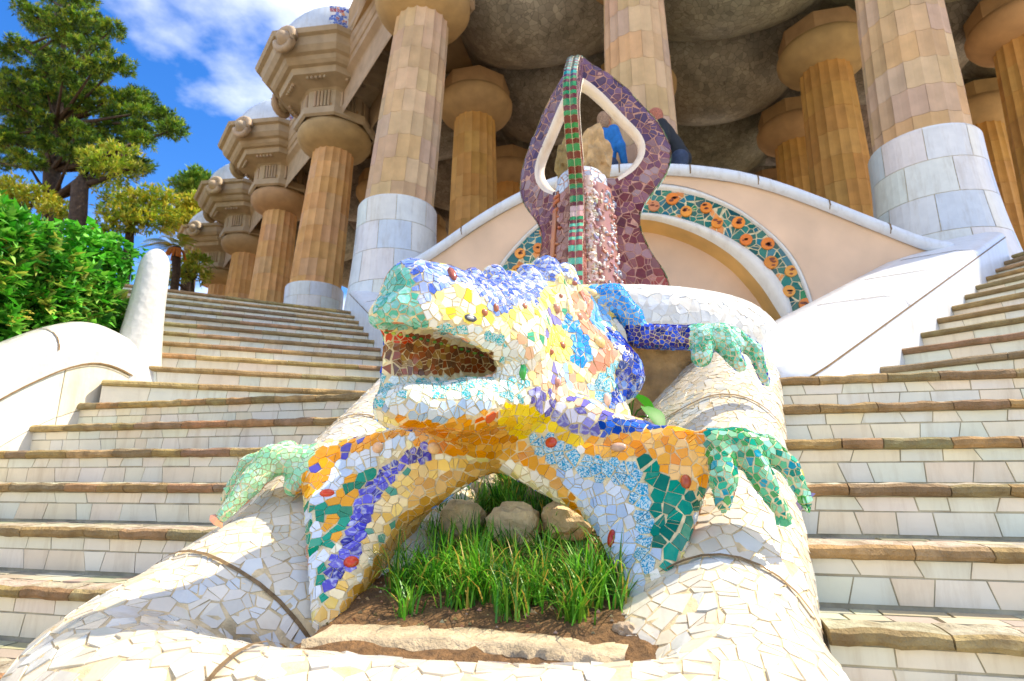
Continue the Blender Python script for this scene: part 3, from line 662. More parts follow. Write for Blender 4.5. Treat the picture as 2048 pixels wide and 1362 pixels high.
# side cornice: an eight-sided bay over every outer column, joined by recessed lengths
CORN = [(.80, .86), (.86, .92), (.86, 1.16), (.74, 1.24), (.74, 1.92), (.80, 1.98), (1.12, 2.10), (1.16, 2.30), (1.24, 2.32), (1.30, 2.40), (1.34, 2.52), (1.42, 2.56), (1.50, 2.72), (1.54, 2.98), (1.62, 3.02), (1.66, 3.16), (1.2, 3.2)]
CORN = [(r * (1.06 if z > 2 else 1), .86 + (z - .86) * .64) for r, z in CORN]
tops = [(-3.52, 8.05)] + [t_ for b_, t_ in side]
ug = np.array([tops[2][0] - tops[1][0], tops[2][1] - tops[1][1]]); ug /= np.linalg.norm(ug); ang = math.atan2(ug[1], ug[0])
gray = hexc('b6a184')
for k, c_ in enumerate(tops):
    ZB = ZC - .35 + DZ[k]
    mb = MB(); seg = 8; vs_ = []
    for r, z in CORN: vs_ += [(c_[0] + r * math.cos(ang + R(22.5 + 45 * i)) / math.cos(R(22.5)), c_[1] + r * math.sin(ang + R(22.5 + 45 * i)) / math.cos(R(22.5)), ZB + z) for i in range(seg)]
    fs = [(a * seg + i, a * seg + (i + 1) % seg, (a + 1) * seg + (i + 1) % seg, (a + 1) * seg + i) for a in range(len(CORN) - 1) for i in range(seg)] + [tuple((len(CORN) - 1) * seg + i for i in range(seg))]
    mb.add(vs_, fs, jit(gray, .04)); bay = mb.build('cornice_bay', 'stone', hall)
    for i in range(8):      # fluted triglyph strips on the frieze corners and little drops under the cornice
        a_ = ang + R(45 * i)
        for off in (-.27, -.18, -.09, 0, .09, .18, .27):
            if abs(off) > .2: continue
            t_ = Vector((-math.sin(a_), math.cos(a_), 0)); o_ = Vector((c_[0] + .76 * math.cos(a_), c_[1] + .76 * math.sin(a_), 0)) + t_ * off * .9
            rb = MB(); rb.tube([o_ + Vector((0, 0, ZB + 1.13)), o_ + Vector((0, 0, ZB + 1.52))], .03, 6, jit(gray, .04)); rb.build('triglyph_rib', 'stone', bay)
            o2 = Vector((c_[0] + 1.10 * math.cos(a_), c_[1] + 1.10 * math.sin(a_), 0)) + t_ * off * 1.1
            if k < 4: rb = MB(); rb.tube([o2 + Vector((0, 0, ZB + 1.58)), o2 + Vector((0, 0, ZB + 1.67))], .035, 6, jit(gray, .04)); rb.build('cornice_drop', 'stone', bay)
    # lion-like water spout on the outer corner
    ac = math.atan2(-c_[1], -c_[0])
    for da in (-42, 58, -130):
        a_ = ac + R(da)
        p_ = Vector((c_[0] + 1.72 * math.cos(a_), c_[1] + 1.72 * math.sin(a_), ZB + 2.14)); d_ = Vector((math.cos(a_), math.sin(a_), 0)); s_ = d_.cross(Vector((0, 0, 1)))
        sp = MB(); sp.tube([p_ + s_ * .24 * math.cos(q) + Vector((0, 0, .24 * math.sin(q))) + d_ * .03 for q in np.linspace(0, 2 * math.pi, 15)], .085, 8, jit(gray, .04))
        sp.tube([p_ - d_ * .1, p_ + d_ * .06, p_ + d_ * .17, p_ + d_ * .24], [.2, .19, .12, .05], 10, jit(gray, .04))
        sp.build('water_spout', 'stone', bay, smooth=True)
    # undulating bench back on top, white tile with a coloured patch
    rows = []
    for q in np.linspace(0, 2 * math.pi, 41):
        r = 1.45; h_ = .62 + .22 * math.cos(q * 2 + .6)
        rows.append([(c_[0] + (r - dx) * math.cos(ang + q), c_[1] + (r - dx) * math.sin(ang + q), ZB + 2.33 + dz) for dx, dz in ((0, 0), (-.03, h_ * .5), (0, h_), (.06, h_ + .07), (.14, h_ + .04), (.16, h_), (.16, 0))])
    v, f = grid_mesh(rows); bb = mk('bench_back', v, f, 'worn_glaze', bay, [hexc('c9d3dc')] * len(f), smooth=True)
    if k in (1, 2):
        VV, FF = np.array(v), np.array(f); FF = FF[:, ::-1] if ((VV[:, :2] - np.array(c_)) * vert_normals(VV, FF)[:, :2])[2::7].sum() < 0 else FF; pal = [hexc('2b3f8f'), hexc('9d3c39'), hexc('c9823c'), hexc('3f62b5'), hexc('d8d2cc')]
        a0 = math.atan2(-c_[1] * .75, -c_[0] - 1.0)
        def kp(P, n, c_=c_, a0=a0):
            a = np.arctan2(P[:, 1] - c_[1], P[:, 0] - c_[0]) - a0 - .14; a = (a + np.pi) % (2 * np.pi) - np.pi
            return (np.abs(a) < .36) & (((P[:, :2] - np.array(c_)) * n[:, :2]).sum(1) > 0)
        mosaic(VV, FF, pal_style(pal, .07, 1), gap=.008, parent=bb, n_single=40, keep=kp, name='bench_tile', seed=8, rmin=.06, m='glazed')
for k in range(len(tops) - 1):
    a_, b_ = Vector((*tops[k], 0)), Vector((*tops[k + 1], 0)); rows = []
    nrm = Vector((ug[1], -ug[0], 0)); nrm = -nrm if nrm.y > 0 else nrm
    for e_, ZB in ((a_, ZC - .35 + DZ[k]), (b_, ZC - .35 + DZ[k + 1])): rows.append([tuple(e_ + nrm * (r * .30 - .10) + Vector((0, 0, ZB + z))) for r, z in CORN] + [tuple(e_ - nrm * .6 + Vector((0, 0, ZB + z))) for z in (2.34, .86)])
    v, f = grid_mesh(rows); mk('cornice_link', v, [tuple(reversed(q)) for q in f] if False else f, 'stone', hall, [jit(gray, .04)] * len(f))
    rows = []
    for t in np.linspace(.25, .75, 24):
        p_ = a_.lerp(b_, t) + nrm * (.1 + .15 * math.cos(t * 12)); rows.append([(p_.x - nrm.x * dx, p_.y - nrm.y * dx, ZC - .35 + DZ[k + 1] + 2.33 + dz) for dx, dz in ((0, 0), (0, .35), (.07, .42), (.15, .35), (.15, 0))])
    v, f = grid_mesh(rows); mk('bench_back', v, f, 'worn_glaze', hall, [hexc('c9d3dc')] * len(f), smooth=True)

# ================================================================ NICHE WALL
NY = 6.6
nw = empty('niche_wall', 'peach plastered wall with arched niche and wave-topped white coping', 'wall')
def q2(pts): return [(p[0], p[2]) for p in (pY(x, y, NY) for x, y in pts)]
ctop = q2([(862, 500), (930, 450), (1000, 405), (1060, 375), (1120, 350), (1200, 333), (1270, 327), (1340, 328), (1430, 335), (1520, 352), (1620, 387), (1740, 435), (1830, 470), (1880, 490)])
ctop = [(-3.4, 3.75)] + ctop
def cz(x): return float(np.interp(x, [p[0] for p in ctop], [p[1] for p in ctop]))
def czs(x): return sum(cz(x + d) for d in (-.24, -.12, 0, .12, .24)) / 5 - .02
XA = -.10
def arch(pts):   # right half given; mirrored left
    return [(2 * XA - x, z) for x, z in reversed(pts)] + pts
outer = arch([(XA, 4.74), (.147, 4.708), (.44, 4.65), (.708, 4.546), (1.125, 4.273), (1.507, 3.863), (1.678, 3.567), (1.764, 3.241), (1.80, 2.95), (1.80, 2.68), (1.76, 2.5)])
bout = arch([(XA, 4.625), (.147, 4.60), (.43, 4.545), (.701, 4.444), (1.10, 4.205), (1.424, 3.871), (1.615, 3.549), (1.70, 3.245), (1.745, 2.95), (1.755, 2.70), (1.72, 2.54)])
binn = arch([(XA, 4.35), (.147, 4.32), (.39, 4.25), (.62, 4.15), (.90, 3.985), (1.162, 3.782), (1.409, 3.496), (1.539, 3.212), (1.584, 2.964), (1.575, 2.86), (1.50, 2.78)])
winn = arch([(XA, 4.27), (.147, 4.23), (.39, 4.13), (.60, 4.02), (.84, 3.855), (1.08, 3.62), (1.30, 3.28), (1.42, 2.998), (1.50, 2.85), (1.50, 2.80), (1.42, 2.73)])
def resample(pts, n=48):
    p = np.array(pts); d = np.r_[0, np.cumsum(np.linalg.norm(np.diff(p, axis=0), axis=1))]; t = np.linspace(0, d[-1], n)
    return [(float(np.interp(s, d, p[:, 0])), float(np.interp(s, d, p[:, 1]))) for s in t]
NA = 56; outer, bout, binn, winn = (resample(q, NA) for q in (outer, bout, binn, winn))
def smooth2(p, k=2):
    for _ in range(k): p = [p[0]] + [((p[i - 1][0] + 2 * p[i][0] + p[i + 1][0]) / 4, (p[i - 1][1] + 2 * p[i][1] + p[i + 1][1]) / 4) for i in range(1, len(p) - 1)] + [p[-1]]
    return p
outer, bout, binn, winn = (smooth2(q) for q in (outer, bout, binn, winn))
# plaster around the arch up to the coping
rows = []
for x, z in outer:
    a = np.arctan2(z - 2.6, x - XA); tx, tz = x, z
    dx, dz = x - XA, max(z - 2.6, -.05); s = 1.0
    for s in np.linspace(1, 3.2, 90):
        X_, Z_ = XA + dx * s, 2.6 + dz * s
        if Z_ > czs(X_) - .14 or X_ > 3.05 or X_ < -2.95: break
    rows.append([(x, NY, z), ((x + X_) / 2, NY, (z + Z_) / 2), (X_, NY, Z_)])
v, f = grid_mesh(rows); mk('plaster_face', v, f, 'plaster', nw)
sidep = MB(); 
for xa, xb, zlo in ((1.72, 3.1, 1.6), (-3.0, -1.92, 1.6)):
    xs = np.linspace(xa, xb, 14); rows = [[(x, NY + .012, zlo) for x in xs], [(x, NY + .012, czs(x) - .13) for x in xs]]; v, f = grid_mesh(rows); sidep.add(v, f)
xs = np.linspace(-3.0, 3.1, 40); rows = [[(x, NY + .30, 3.0) for x in xs], [(x, NY + .30, czs(x) - .13) for x in xs]]; v, f = grid_mesh(rows); sidep.add(v, [tuple(reversed(q)) for q in f])
sidep.build('wall_back', 'plaster', nw)
def strip(name, A, B, ya, yb, m, parent, cols=None, bulge=0, smooth=True):
    rows = []
    for (xa, za), (xb, zb) in zip(A, B):
        rows.append([(xa + (xb - xa) * t, ya + (yb - ya) * t - bulge * math.sin(math.pi * t), za + (zb - za) * t) for t in np.linspace(0, 1, 7 if bulge else 2)])
    v, f = grid_mesh(rows); V0 = np.array(v)
    if vert_normals(V0, np.array(f))[:, 1].mean() > 0: f = [tuple(reversed(q)) for q in f]
    return mk(name, v, f, m, parent, [cols] * len(f) if cols else None, smooth=smooth), np.array(v), np.array(f)
strip('arch_moulding', outer, bout, NY + .01, NY + .01, 'worn_glaze', nw, hexc('e9e3d6'), .05)
bandcore, bv, bf = strip('mosaic_band', bout, binn, NY - .004, NY + .02, 'grout', nw)
strip('arch_moulding', binn, winn, NY + .01, NY + .02, 'worn_glaze', nw, hexc('ebe2cf'), .05)
# niche shell
rows = []
for t in np.linspace(0, 1, 12):
    a = t * math.pi / 2; rows.append([(XA + (x - XA) * math.cos(a) ** .8 if t < 1 else XA, NY + .02 + 1.15 * math.sin(a), 2.73 + (z - 2.73) * (math.cos(a) ** .8 if t < 1 else 0)) for x, z in winn])
v, f = grid_mesh(rows); mk('niche_shell', v, [tuple(reversed(q)) for q in f], 'niche_plaster', nw, smooth=True)
# bench in the niche: seat wave with mosaic back rail sweeping to the front
bn = MB(); xs = np.linspace(-1.75, 1.6, 30)
rows = []
for a in np.linspace(0, math.pi, 30):
    cx_, cy_ = XA + 1.62 * math.cos(a), NY + .05 - .55 * math.sin(a) ** .8
    rows.append([(cx_, cy_ + .0, 2.35), (cx_ * 1.0, cy_ - .02, 2.62), (cx_, cy_, 2.70), (XA + (cx_ - XA) * .93, cy_ + .08, 2.72), (XA + (cx_ - XA) * .9, cy_ + .1, 2.6), (XA + (cx_ - XA) * .9, cy_ + .1, 1.6)])
v, f = grid_mesh(rows); mk('bench_rail', v, f, 'grout', nw); BRV, BRF = np.array(v), np.array(f)
# coping
xs = np.linspace(-3.02, 3.15, 60); rows = []
for x in xs:
    z = czs(x); rows.append([(x, NY - .07 + dy, z + dz) for dy, dz in ((.05, -.14), (0, -.13), (-.03, -.09), (-.02, -.03), (.03, .01), (.12, .03), (.3, .03), (.42, 0), (.44, -.12), (.35, -.14))])
v, f = grid_mesh(rows); f = [tuple(reversed(q)) for q in f]; mk('coping', v, f, 'worn_glaze', nw, [hexc('dde2e6')] * len(f), smooth=True)
for x in (-2.2, -1.25, -.2, .62, 1.35, 2.05, 2.6):
    z = czs(x); v, f = grid_mesh([[(x - .008, NY - .07 + dy - .004, z + dz + .004), (x + .008, NY - .07 + dy - .004, z + dz + .004)] for dy, dz in ((.0, -.13), (-.03, -.09), (-.02, -.03), (.03, .01), (.12, .03))]); mk('coping_seam', v, f, 'seam', nw)
# green band tiles with round orange medallions
GREEN = np.array([hexc(h) for h in ('0e6b58', '0c5a4a', '157a66', '0f4f4a', '1b6f7a', '0c6450', '13803f')])
def band_style(P, n):
    k = len(P); c = GREEN[rng.integers(0, len(GREEN), k)] * rng.uniform(.8, 1.25, (k, 1))
    t = P[:, 0] < .55; c[t] = c[t] * .6 + np.array(hexc('14707c')) * .4
    o = rng.random(k) < .07; c[o] = np.array(hexc('e8923c')) * rng.uniform(.8, 1.1, (o.sum(), 1))
    b_ = (P[:, 2] < 2.9) & (P[:, 0] > 0); c[b_ & (rng.random(k) < .5)] = hexc('5aa7d8')
    return np.full(k, .075) * rng.uniform(.75, 1.25, k), np.clip(c, 0, 1), np.zeros(k)
mid = [((a[0] + b[0]) / 2, (a[1] + b[1]) / 2) for a, b in zip(bout, binn)]
mids = resample(mid, 30); meds = []
for i, (x, z) in enumerate(mids):
    if 1 <= i <= 28:
        o = .062 if i % 2 else -.055; dx, dz = x - XA, z - 2.7; L = math.hypot(dx, dz); meds.append((x + dx / L * o, z + dz / L * o, rnd.uniform(.062, .078)))
mosaic(bv, bf, band_style, gap=.010, lift=.003, parent=nw, n_single=220, name='band_tile', seed=9, rmin=.06,
       keep=lambda P, n: np.min([np.hypot(P[:, 0] - x, P[:, 2] - z) - r for x, z, r in meds], axis=0) > .012)
mosaic(BRV, BRF, band_style, gap=.010, lift=.003, parent=nw, n_single=60, name='rail_tile', seed=19, rmin=.06, keep=lambda P, n: P[:, 2] > 2.36)
OR = [hexc(h) for h in ('f0941e', 'e8851c', 'ef9f33', 'd98a52')]
for x, z, r in meds:
    d = MB(); c = jit(rnd.choice(OR), .1); n_ = 20
    d.add([(x + r * math.cos(q), NY - .018, z + r * math.sin(q)) for q in np.linspace(0, 2 * math.pi, n_, False)] + [(x + r * 1.03 * math.cos(q), NY + .012, z + r * 1.03 * math.sin(q)) for q in np.linspace(0, 2 * math.pi, n_, False)],
          [tuple(range(n_ - 1, -1, -1))] + [(i, (i + 1) % n_, n_ + (i + 1) % n_, n_ + i) for i in range(n_)], c)
    for _ in range(4):   # dark painted flowers
        a = rnd.uniform(0, 6.28); rr = rnd.uniform(0, .6) * r; s_ = r * rnd.uniform(.14, .3); X_, Z_ = x + rr * math.cos(a), z + rr * math.sin(a)
        d.add([(X_ + s_ * math.cos(q) * 1.5, NY - .0195, Z_ + s_ * math.sin(q) * .8) for q in np.linspace(0, 2 * math.pi, 7, False)], [tuple(range(6, -1, -1))], hexc('8a4a1c'))
    d.build('medallion', 'glazed', nw)

# ---- parapets of the upper flights
def parapet(far0, far1, z0, z1, sgn, name, label):
    root = empty(name, label, 'parapet'); a, b = Vector((*far0, 0)), Vector((*far1, 0)); d = (b - a).normalized(); inw = Vector((-d.y, d.x, 0)) * sgn
    L = (b - a).length; rows = []; n_ = 40
    prof = [(0, -.9), (0, .22), (.015, .27), (.05, .30), (.15, .33), (.30, .345), (.45, .36), (.55, .37), (.62, .375), (.80, .375), (.82, -.4)]
    for i in range(n_ + 1):
        s = -1.05 + (L + 1.05 + .3) * i / n_; zz = z0 + (z1 - z0) * s / L
        e = 1 if s > -.7 else math.sqrt(max(0, 1 - ((-.7 - s) / .352) ** 2)); hh = 1
        p = a + d * s; rows.append([tuple(p + inw * (.41 + (x - .41) * e) + Vector((0, 0, zz + (y * (e ** .5) * hh if y > 0 else y)))) for x, y in prof])
    v, f = grid_mesh(rows)
    if sgn < 0: f = [tuple(reversed(q)) for q in f]
    V_, F_ = np.array(v), np.array(f); mk('parapet_core', v, f, 'worn_glaze', root, [hexc('dfe2e4')] * len(f), smooth=True)
    for k_, off in ((1, .006), ):
        st = [[tuple(Vector(r[k_]) - inw * .004 + Vector((0, 0, -off))), tuple(Vector(r[k_]) - inw * .004 + Vector((0, 0, off)))] for r in rows]; v, f = grid_mesh(st); mk('parapet_seam', v, f, 'seam', root)
    lo = [[tuple(Vector(r[0]) - inw * .006 + Vector((0, 0, .62))), tuple(Vector(r[0]) - inw * .006 + Vector((0, 0, .632)))] for r in rows[6:]]; v, f = grid_mesh(lo); mk('parapet_seam', v, f, 'seam', root)
    for i in (14, 22, 30):
        st = [[tuple(Vector(p) + d * -.006 + Vector((0, -.004, .004)) - inw * .003), tuple(Vector(p) + d * .006 + Vector((0, -.004, .004)) - inw * .003)] for p in rows[i][1:9]]; v, f = grid_mesh(st); mk('parapet_seam', v, f, 'seam', root)
    # ledge filling back to the niche wall
    led = MB()
    for i in range(n_):
        p, q = rows[i][9], rows[i + 1][9]
        if p[1] < NY and q[1] < NY: led.add([p, q, (q[0], NY + .2, q[2]), (p[0], NY + .2, p[2])], [(0, 1, 2, 3)], hexc('dfe2e4'))
    led.build('parapet_ledge', 'worn_glaze', root)
    return root
parapet((1.37, 3.88), (3.63, 6.65), 1.87, 3.4, 1, 'stair_parapet', 'sloping white parapet along the upper right stairs')
parapet(LF0, LF1, 1.87, 3.57, -1, 'stair_parapet', 'sloping white parapet of the upper left stairs, mostly behind the lizard')
# ================================================================ FOUNTAIN BASIN (white broken-tile rim)
def basin_path():
    c = [(.45, 3.35), (.43, 3.2), (.31, 2.6), (.21, 1.98), (.16, 1.68), (.17, 1.45), (.09, 1.28), (-.10, 1.19), (-.5, 1.16), (-.95, 1.16), (-1.20, 1.21), (-1.375, 1.36), (-1.41, 1.58), (-1.37, 1.82), (-1.33, 2.2), (-1.36, 3.2), (-1.37, 3.35)]
    pts = []
    for i in range(1, len(c) - 2):
        p0, p1, p2, p3 = (np.array(c[i + k]) for k in (-1, 0, 1, 2)); n_ = max(3, int(np.linalg.norm(p2 - p1) / .045))
        for t in np.linspace(0, 1, n_, False): pts.append(tuple(.5 * ((2 * p1) + (p2 - p0) * t + (2 * p0 - 5 * p1 + 4 * p2 - p3) * t * t + (3 * p1 - p0 - 3 * p2 + p3) * t ** 3)))
    return pts
def rim_z(y):
    a = .99 + .615 * (y - 1.68); b = .85; k = .09
    return b + k * math.log1p(math.exp((a - b) / k))
bp = basin_path(); path = [Vector((x, y, 0)) for x, y in bp]
zz = np.array([rim_z(y) for x, y in bp]); zz = np.convolve(np.pad(zz, 3, mode='edge'), np.ones(7) / 7, 'valid')
for p, z in zip(path, zz): p.z = float(z)
RW = .225
prof = [(RW, -.95), (RW, -.5), (RW, -.3)] + [(RW * math.cos(a), -.225 + RW * math.sin(a)) for a in np.linspace(.08, math.pi - .08, 15)] + [(-RW, -.3), (-RW, -.5), (-RW, -.95)]
def rim_prof(i):
    leg = min(1, max(0, (bp[i][1] - 1.20) / .25)); fl = (.22 if bp[i][0] > -.5 else .46 - .12 * min(1, max(0, bp[i][1] - 1.7))) * leg
    x_, y_ = bp[i]; w_ = min(1, max(0, (2.0 - y_) / .4)) * min(1, max(0, (-.7 - x_) / .3)); fl *= 1 - .45 * w_
    return [(a * (1 + .30 * w_ if a > 0 else 1) + (fl * min(1, max(0, -.03 - b) / .24) if a > 0 else 0), b) for a, b in prof]
rows = sweep(path, rim_prof)
for r in rows:
    for j in range(len(r)):
        n_ = noise.noise(Vector(r[j]) * 2.2) * .012; r[j] = (r[j][0] + n_, r[j][1] + n_, r[j][2] + n_)
v, f = grid_mesh(rows); f = [tuple(reversed(q)) for q in f]
# make sure the faces look outwards
_n = (Vector(v[f[700][1]]) - Vector(v[f[700][0]])).cross(Vector(v[f[700][2]]) - Vector(v[f[700][0]]))
basin = empty('fountain_basin', 'long white broken-tile rim of the planted basin holding the lizard', 'basin')
BV, BF = np.array(v), np.array(f)
_vn = vert_normals(BV, BF); mid_i = len(prof) // 2
if _vn[mid_i::len(prof)][:, 2].mean() < 0: f = [tuple(reversed(q)) for q in f]; BF = np.array(f)
mk('rim_core', v, f, 'grout_rim', basin, smooth=True)
WP = np.array([hexc(h) for h in ('e2d8c2', 'dcd3c0', 'e4dac6', 'd6d4ca', 'd0d3cf', 'e2d4b8', 'e0d6c2', 'd3ccba')])
def rim_style(P, n):
    k = len(P); c = WP[rng.integers(0, len(WP), k)] * rng.uniform(.93, 1.03, (k, 1))
    near = np.clip((2.3 - P[:, 1]) / 1.2, 0, 1)
    return (.036 + .020 * near) * rng.uniform(.7, 1.3, k), np.clip(c, 0, 1), np.zeros(k)
mosaic(BV, BF, rim_style, gap=.0034, lift=.0018, parent=basin, m='glazed', n_single=300, name='tile', seed=21, rmin=.038, flat=.55,
       keep=lambda P, n: P[:, 2] > .25)
def rim_seam(i):
    st = []
    for p, q in zip(rows[i][2:-2], rows[i + 1][2:-2]):
        a, b = Vector(p), Vector(q); t = (b - a).normalized(); up = Vector((0, 0, 0)); c_ = Vector((path[i].x, path[i].y, path[i].z - .225)); nn = (a - c_).normalized()
        st.append([tuple(a + nn * .010 - t * .006), tuple(a + nn * .010 + t * .006)])
    v, f = grid_mesh(st); mk('rim_seam', v, f, 'seam', basin)
def near_i(x, y): return int(np.argmin([(a - x) ** 2 + (b - y) ** 2 for a, b in bp]))
for x, y in ((.16, 1.66), (.31, 2.62), (-1.39, 1.64), (-1.35, 2.5), (-.82, 1.16)): rim_seam(near_i(x, y))

# ---- upper round basin under the totem
RC, RR_ = np.array([-.33, 4.02]), 1.0
ring = empty('round_basin', 'round white-rimmed upper basin with rough stone wall under the three-finned sculpture', 'basin')
cs = [(-.20, -.30), (-.21, -.2), (-.20, -.1), (-.16, -.03), (-.08, .01), (.02, .02), (.10, 0), (.15, -.06), (.165, -.14), (.16, -.22), (.13, -.30)]
rows2 = []
for a in np.linspace(math.pi * .72, math.pi * 2.28, 90):
    ca, sa = math.cos(a), math.sin(a); rows2.append([(RC[0] + (RR_ + r) * ca, RC[1] + (RR_ + r) * sa, 2.20 + z) for r, z in cs])
v, f = grid_mesh(rows2); V_, F_ = np.array(v), np.array(f)
if vert_normals(V_, F_)[5::len(cs)][:, 2].mean() < 0: f = [tuple(reversed(q)) for q in f]; F_ = np.array(f)
mk('ring_coping', v, f, 'worn_glaze', ring, [hexc('d2d0c8')] * len(f), smooth=True)
mosaic(V_, F_, pal_style([hexc(h) for h in ('dfe0de', 'e5e5df', 'd6dadb', 'e2ddd0')], .05), gap=.0008, lift=.0012, parent=ring, m='glazed', n_single=160, name='tile', seed=22, rmin=.035, flat=.3)
wr = []
for a in np.linspace(math.pi * .72, math.pi * 2.28, 120):
    row = []
    for t in np.linspace(0, 1, 26):
        p = Vector((RC[0] + (RR_ + .02) * math.cos(a), RC[1] + (RR_ + .02) * math.sin(a), 1.1 + .86 * t))
        n1 = noise.fractal(p * 5, .8, 2, 4) * .06; row.append((p.x + n1 * math.cos(a), p.y + n1 * math.sin(a), p.z))
    wr.append(row)
v, f = grid_mesh(wr); V_, F_ = np.array(v), np.array(f)
if (vert_normals(V_, F_)[:, :2] * (V_[:, :2] - RC)).sum() < 0: f = [tuple(reversed(q)) for q in f]
mk('stone_wall', v, f, 'rock', ring, [hexc('b08a58')] * len(f), smooth=True)
wp = []
for a in np.linspace(-.62, .35, 30): wp.append([(RC[0] + (RR_ + r) * math.cos(a), RC[1] + (RR_ + r) * math.sin(a), z) for r, z in ((.085, 1.2), (.115, 1.6), (.12, 1.93), (.05, 1.935))])
v, f = grid_mesh(wp); V_, F_ = np.array(v), np.array(f)
if (vert_normals(V_, F_)[:, :2] * (V_[:, :2] - RC)).sum() < 0: f = [tuple(reversed(q)) for q in f]
mk('white_panel', v, f, 'worn_glaze', ring, [hexc('e2e6e8')] * len(f), smooth=True)
fl = MB(); n_ = 40; fl.prism([(RC[0] + .86 * math.cos(2 * math.pi * i / n_), RC[1] + .86 * math.sin(2 * math.pi * i / n_)) for i in range(n_)], 1.2, 2.12); fl.build('basin_floor', 'soil', ring)

# ================================================================ PLANTED BED
Q1, Q2, Q3 = pY(960, 1262, 1.50), pY(1000, 1078, 2.12), pY(1000, 975, 2.55)
SOILT = [(1.2, Q1[2] - .04), (1.5, Q1[2]), (2.12, Q2[2]), (2.55, Q3[2]), (2.95, Q3[2] + .28)]
def soil_z(x, y): return interp(SOILT, y) - .16 * min(1, max(0, (-.86 - x) / .14)) * min(1, max(0, (1.75 - y) / .2)) + .018 * noise.noise(Vector((x * 5, y * 5, 0)))
xs, ys_ = np.linspace(-1.34, .3, 70), np.linspace(1.22, 3.1, 80)
v, f = grid_mesh([[(x, y, soil_z(x, y) + .012 * noise.noise(Vector((x * 28, y * 28, 3)))) for x in xs] for y in ys_])
tag(mk('soil_bed', v, f, 'soil', smooth=True), kind='structure')
class Field:
    """signed distance on a lattice; shapes are blended in only near themselves"""
    def __init__(s, lo, hi, h):
        s.lo = np.asarray(lo, float); s.h = h; s.n = np.ceil((np.asarray(hi) - s.lo) / h).astype(int) + 1; s.D = np.full(tuple(s.n), .25)
    def _sl(s, lo, hi):
        a = np.clip(np.floor((np.asarray(lo) - s.lo) / s.h).astype(int), 0, s.n - 1); b = np.clip(np.ceil((np.asarray(hi) - s.lo) / s.h).astype(int) + 1, 1, s.n)
        if (b <= a).any(): return None, None
        sl = tuple(slice(int(x), int(y)) for x, y in zip(a, b)); ax = [s.lo[i] + s.h * np.arange(a[i], b[i]) for i in range(3)]
        return sl, np.stack(np.meshgrid(*ax, indexing='ij'), -1).reshape(-1, 3)
    def add(s, fn, lo, hi, k=.04, op='add'):
        m = .1 + k; sl, P = s._sl(np.asarray(lo) - m, np.asarray(hi) + m)
        if sl is None: return
        d = fn(P).reshape(s.D[sl].shape)
        s.D[sl] = smin(s.D[sl], d, k) if op == 'add' else -smin(-s.D[sl], d, k)
    def cone(s, a, b, ra, rb, k=.04, op='add'):
        a, b = np.asarray(a, float), np.asarray(b, float); r = max(ra, rb); s.add(lambda P: s_cone(P, a, b, ra, rb), np.minimum(a, b) - r, np.maximum(a, b) + r, k, op)
    def chain(s, pts, k=.04, op='add'):
        for (a, ra), (b, rb) in zip(pts[:-1], pts[1:]): s.cone(a, b, ra, rb, k, op)
    def tri(s, a, b, c, ra, rb, rc, k=.04):
        A = np.array([a, b, c]); r = max(ra, rb, rc); s.add(lambda P: s_tri(P, a, b, c, ra, rb, rc), A.min(0) - r, A.max(0) + r, k)
    def ell(s, c, r, rot=None, k=.03, op='add'):
        m = max(r); s.add(lambda P: s_ell(P, c, r, rot), np.asarray(c) - m, np.asarray(c) + m, k, op)
    def mesh(s, relax=1):
        ix = np.argwhere(s.D < .5 * s.h)
        if not len(ix): return np.zeros((0, 3)), np.zeros((0, 4), int)
        a, b = np.maximum(ix.min(0) - 3, 0), np.minimum(ix.max(0) + 4, s.n); sl = tuple(slice(int(x), int(y)) for x, y in zip(a, b))
        return net_from(np.ascontiguousarray(s.D[sl]), s.lo + s.h * a, s.h, relax)
def net_from(D, lo, h, relax):
    n = np.array(D.shape); cnt = [0]
    flat_ = D.reshape(-1)
    def fn(G): i = cnt[0]; cnt[0] += len(G); return flat_[i:i + len(G)]
    return surface_net(fn, lo, lo + h * (n - 1) - h * .01, h, relax)
def rock_mesh(c, r, seed, amp=.35, sub=3, freq=1.6, cl=.95):
    import bmesh
    bm = bmesh.new(); bmesh.ops.create_icosphere(bm, subdivisions=sub, radius=1); o = Vector((seed * 7.3, seed * 3.1, seed * 1.7)); vs_ = []
    for v_ in bm.verts:
        d = v_.co.normalized(); k = 1 + amp * noise.noise(d * freq + o) + amp * .5 * noise.noise(d * freq * 2.6 + o) + amp * .25 * noise.noise(d * freq * 6 + o)
        q = d * k; q = Vector((max(-cl, min(cl, q.x)), max(-cl, min(cl, q.y)), max(-cl, min(cl, q.z))))
        vs_.append((c[0] + q.x * r[0], c[1] + q.y * r[1], c[2] + q.z * r[2]))
    fs = [tuple(v_.index for v_ in f_.verts) for f_ in bm.faces]; bm.free(); return vs_, fs
ROCKS = [(1028, 1050, 2.10, 50, 42, 'ecd0a0', 'largest pale rock in the middle of the grass bed'), (925, 1042, 2.14, 42, 38, 'e8cb98', 'pale rock left of the largest rock in the bed'),
         (1140, 1040, 2.12, 52, 34, 'e6c494', 'flat reddish rock right of the largest rock in the bed'), (972, 1048, 2.2, 16, 12, 'd6bb92', 'small pebble between two pale rocks in the bed'),
         (968, 972, 2.5, 30, 26, 'c8b496', 'grey rock at the back of the bed under the arch'), (1078, 1000, 2.42, 26, 34, 'a08c6c', 'tall mossy rock at the back of the bed'),
         (1118, 990, 2.5, 22, 40, 'a39070', 'upright mossy rock leaning at the back right of the bed'), (1250, 1262, 1.53, 22, 16, 'b8a184', 'small rock at the right end of the bed kerb'), (905, 965, 2.6, 30, 50, 'b29a72', 'tall ochre rock behind the left leg of the lizard')]
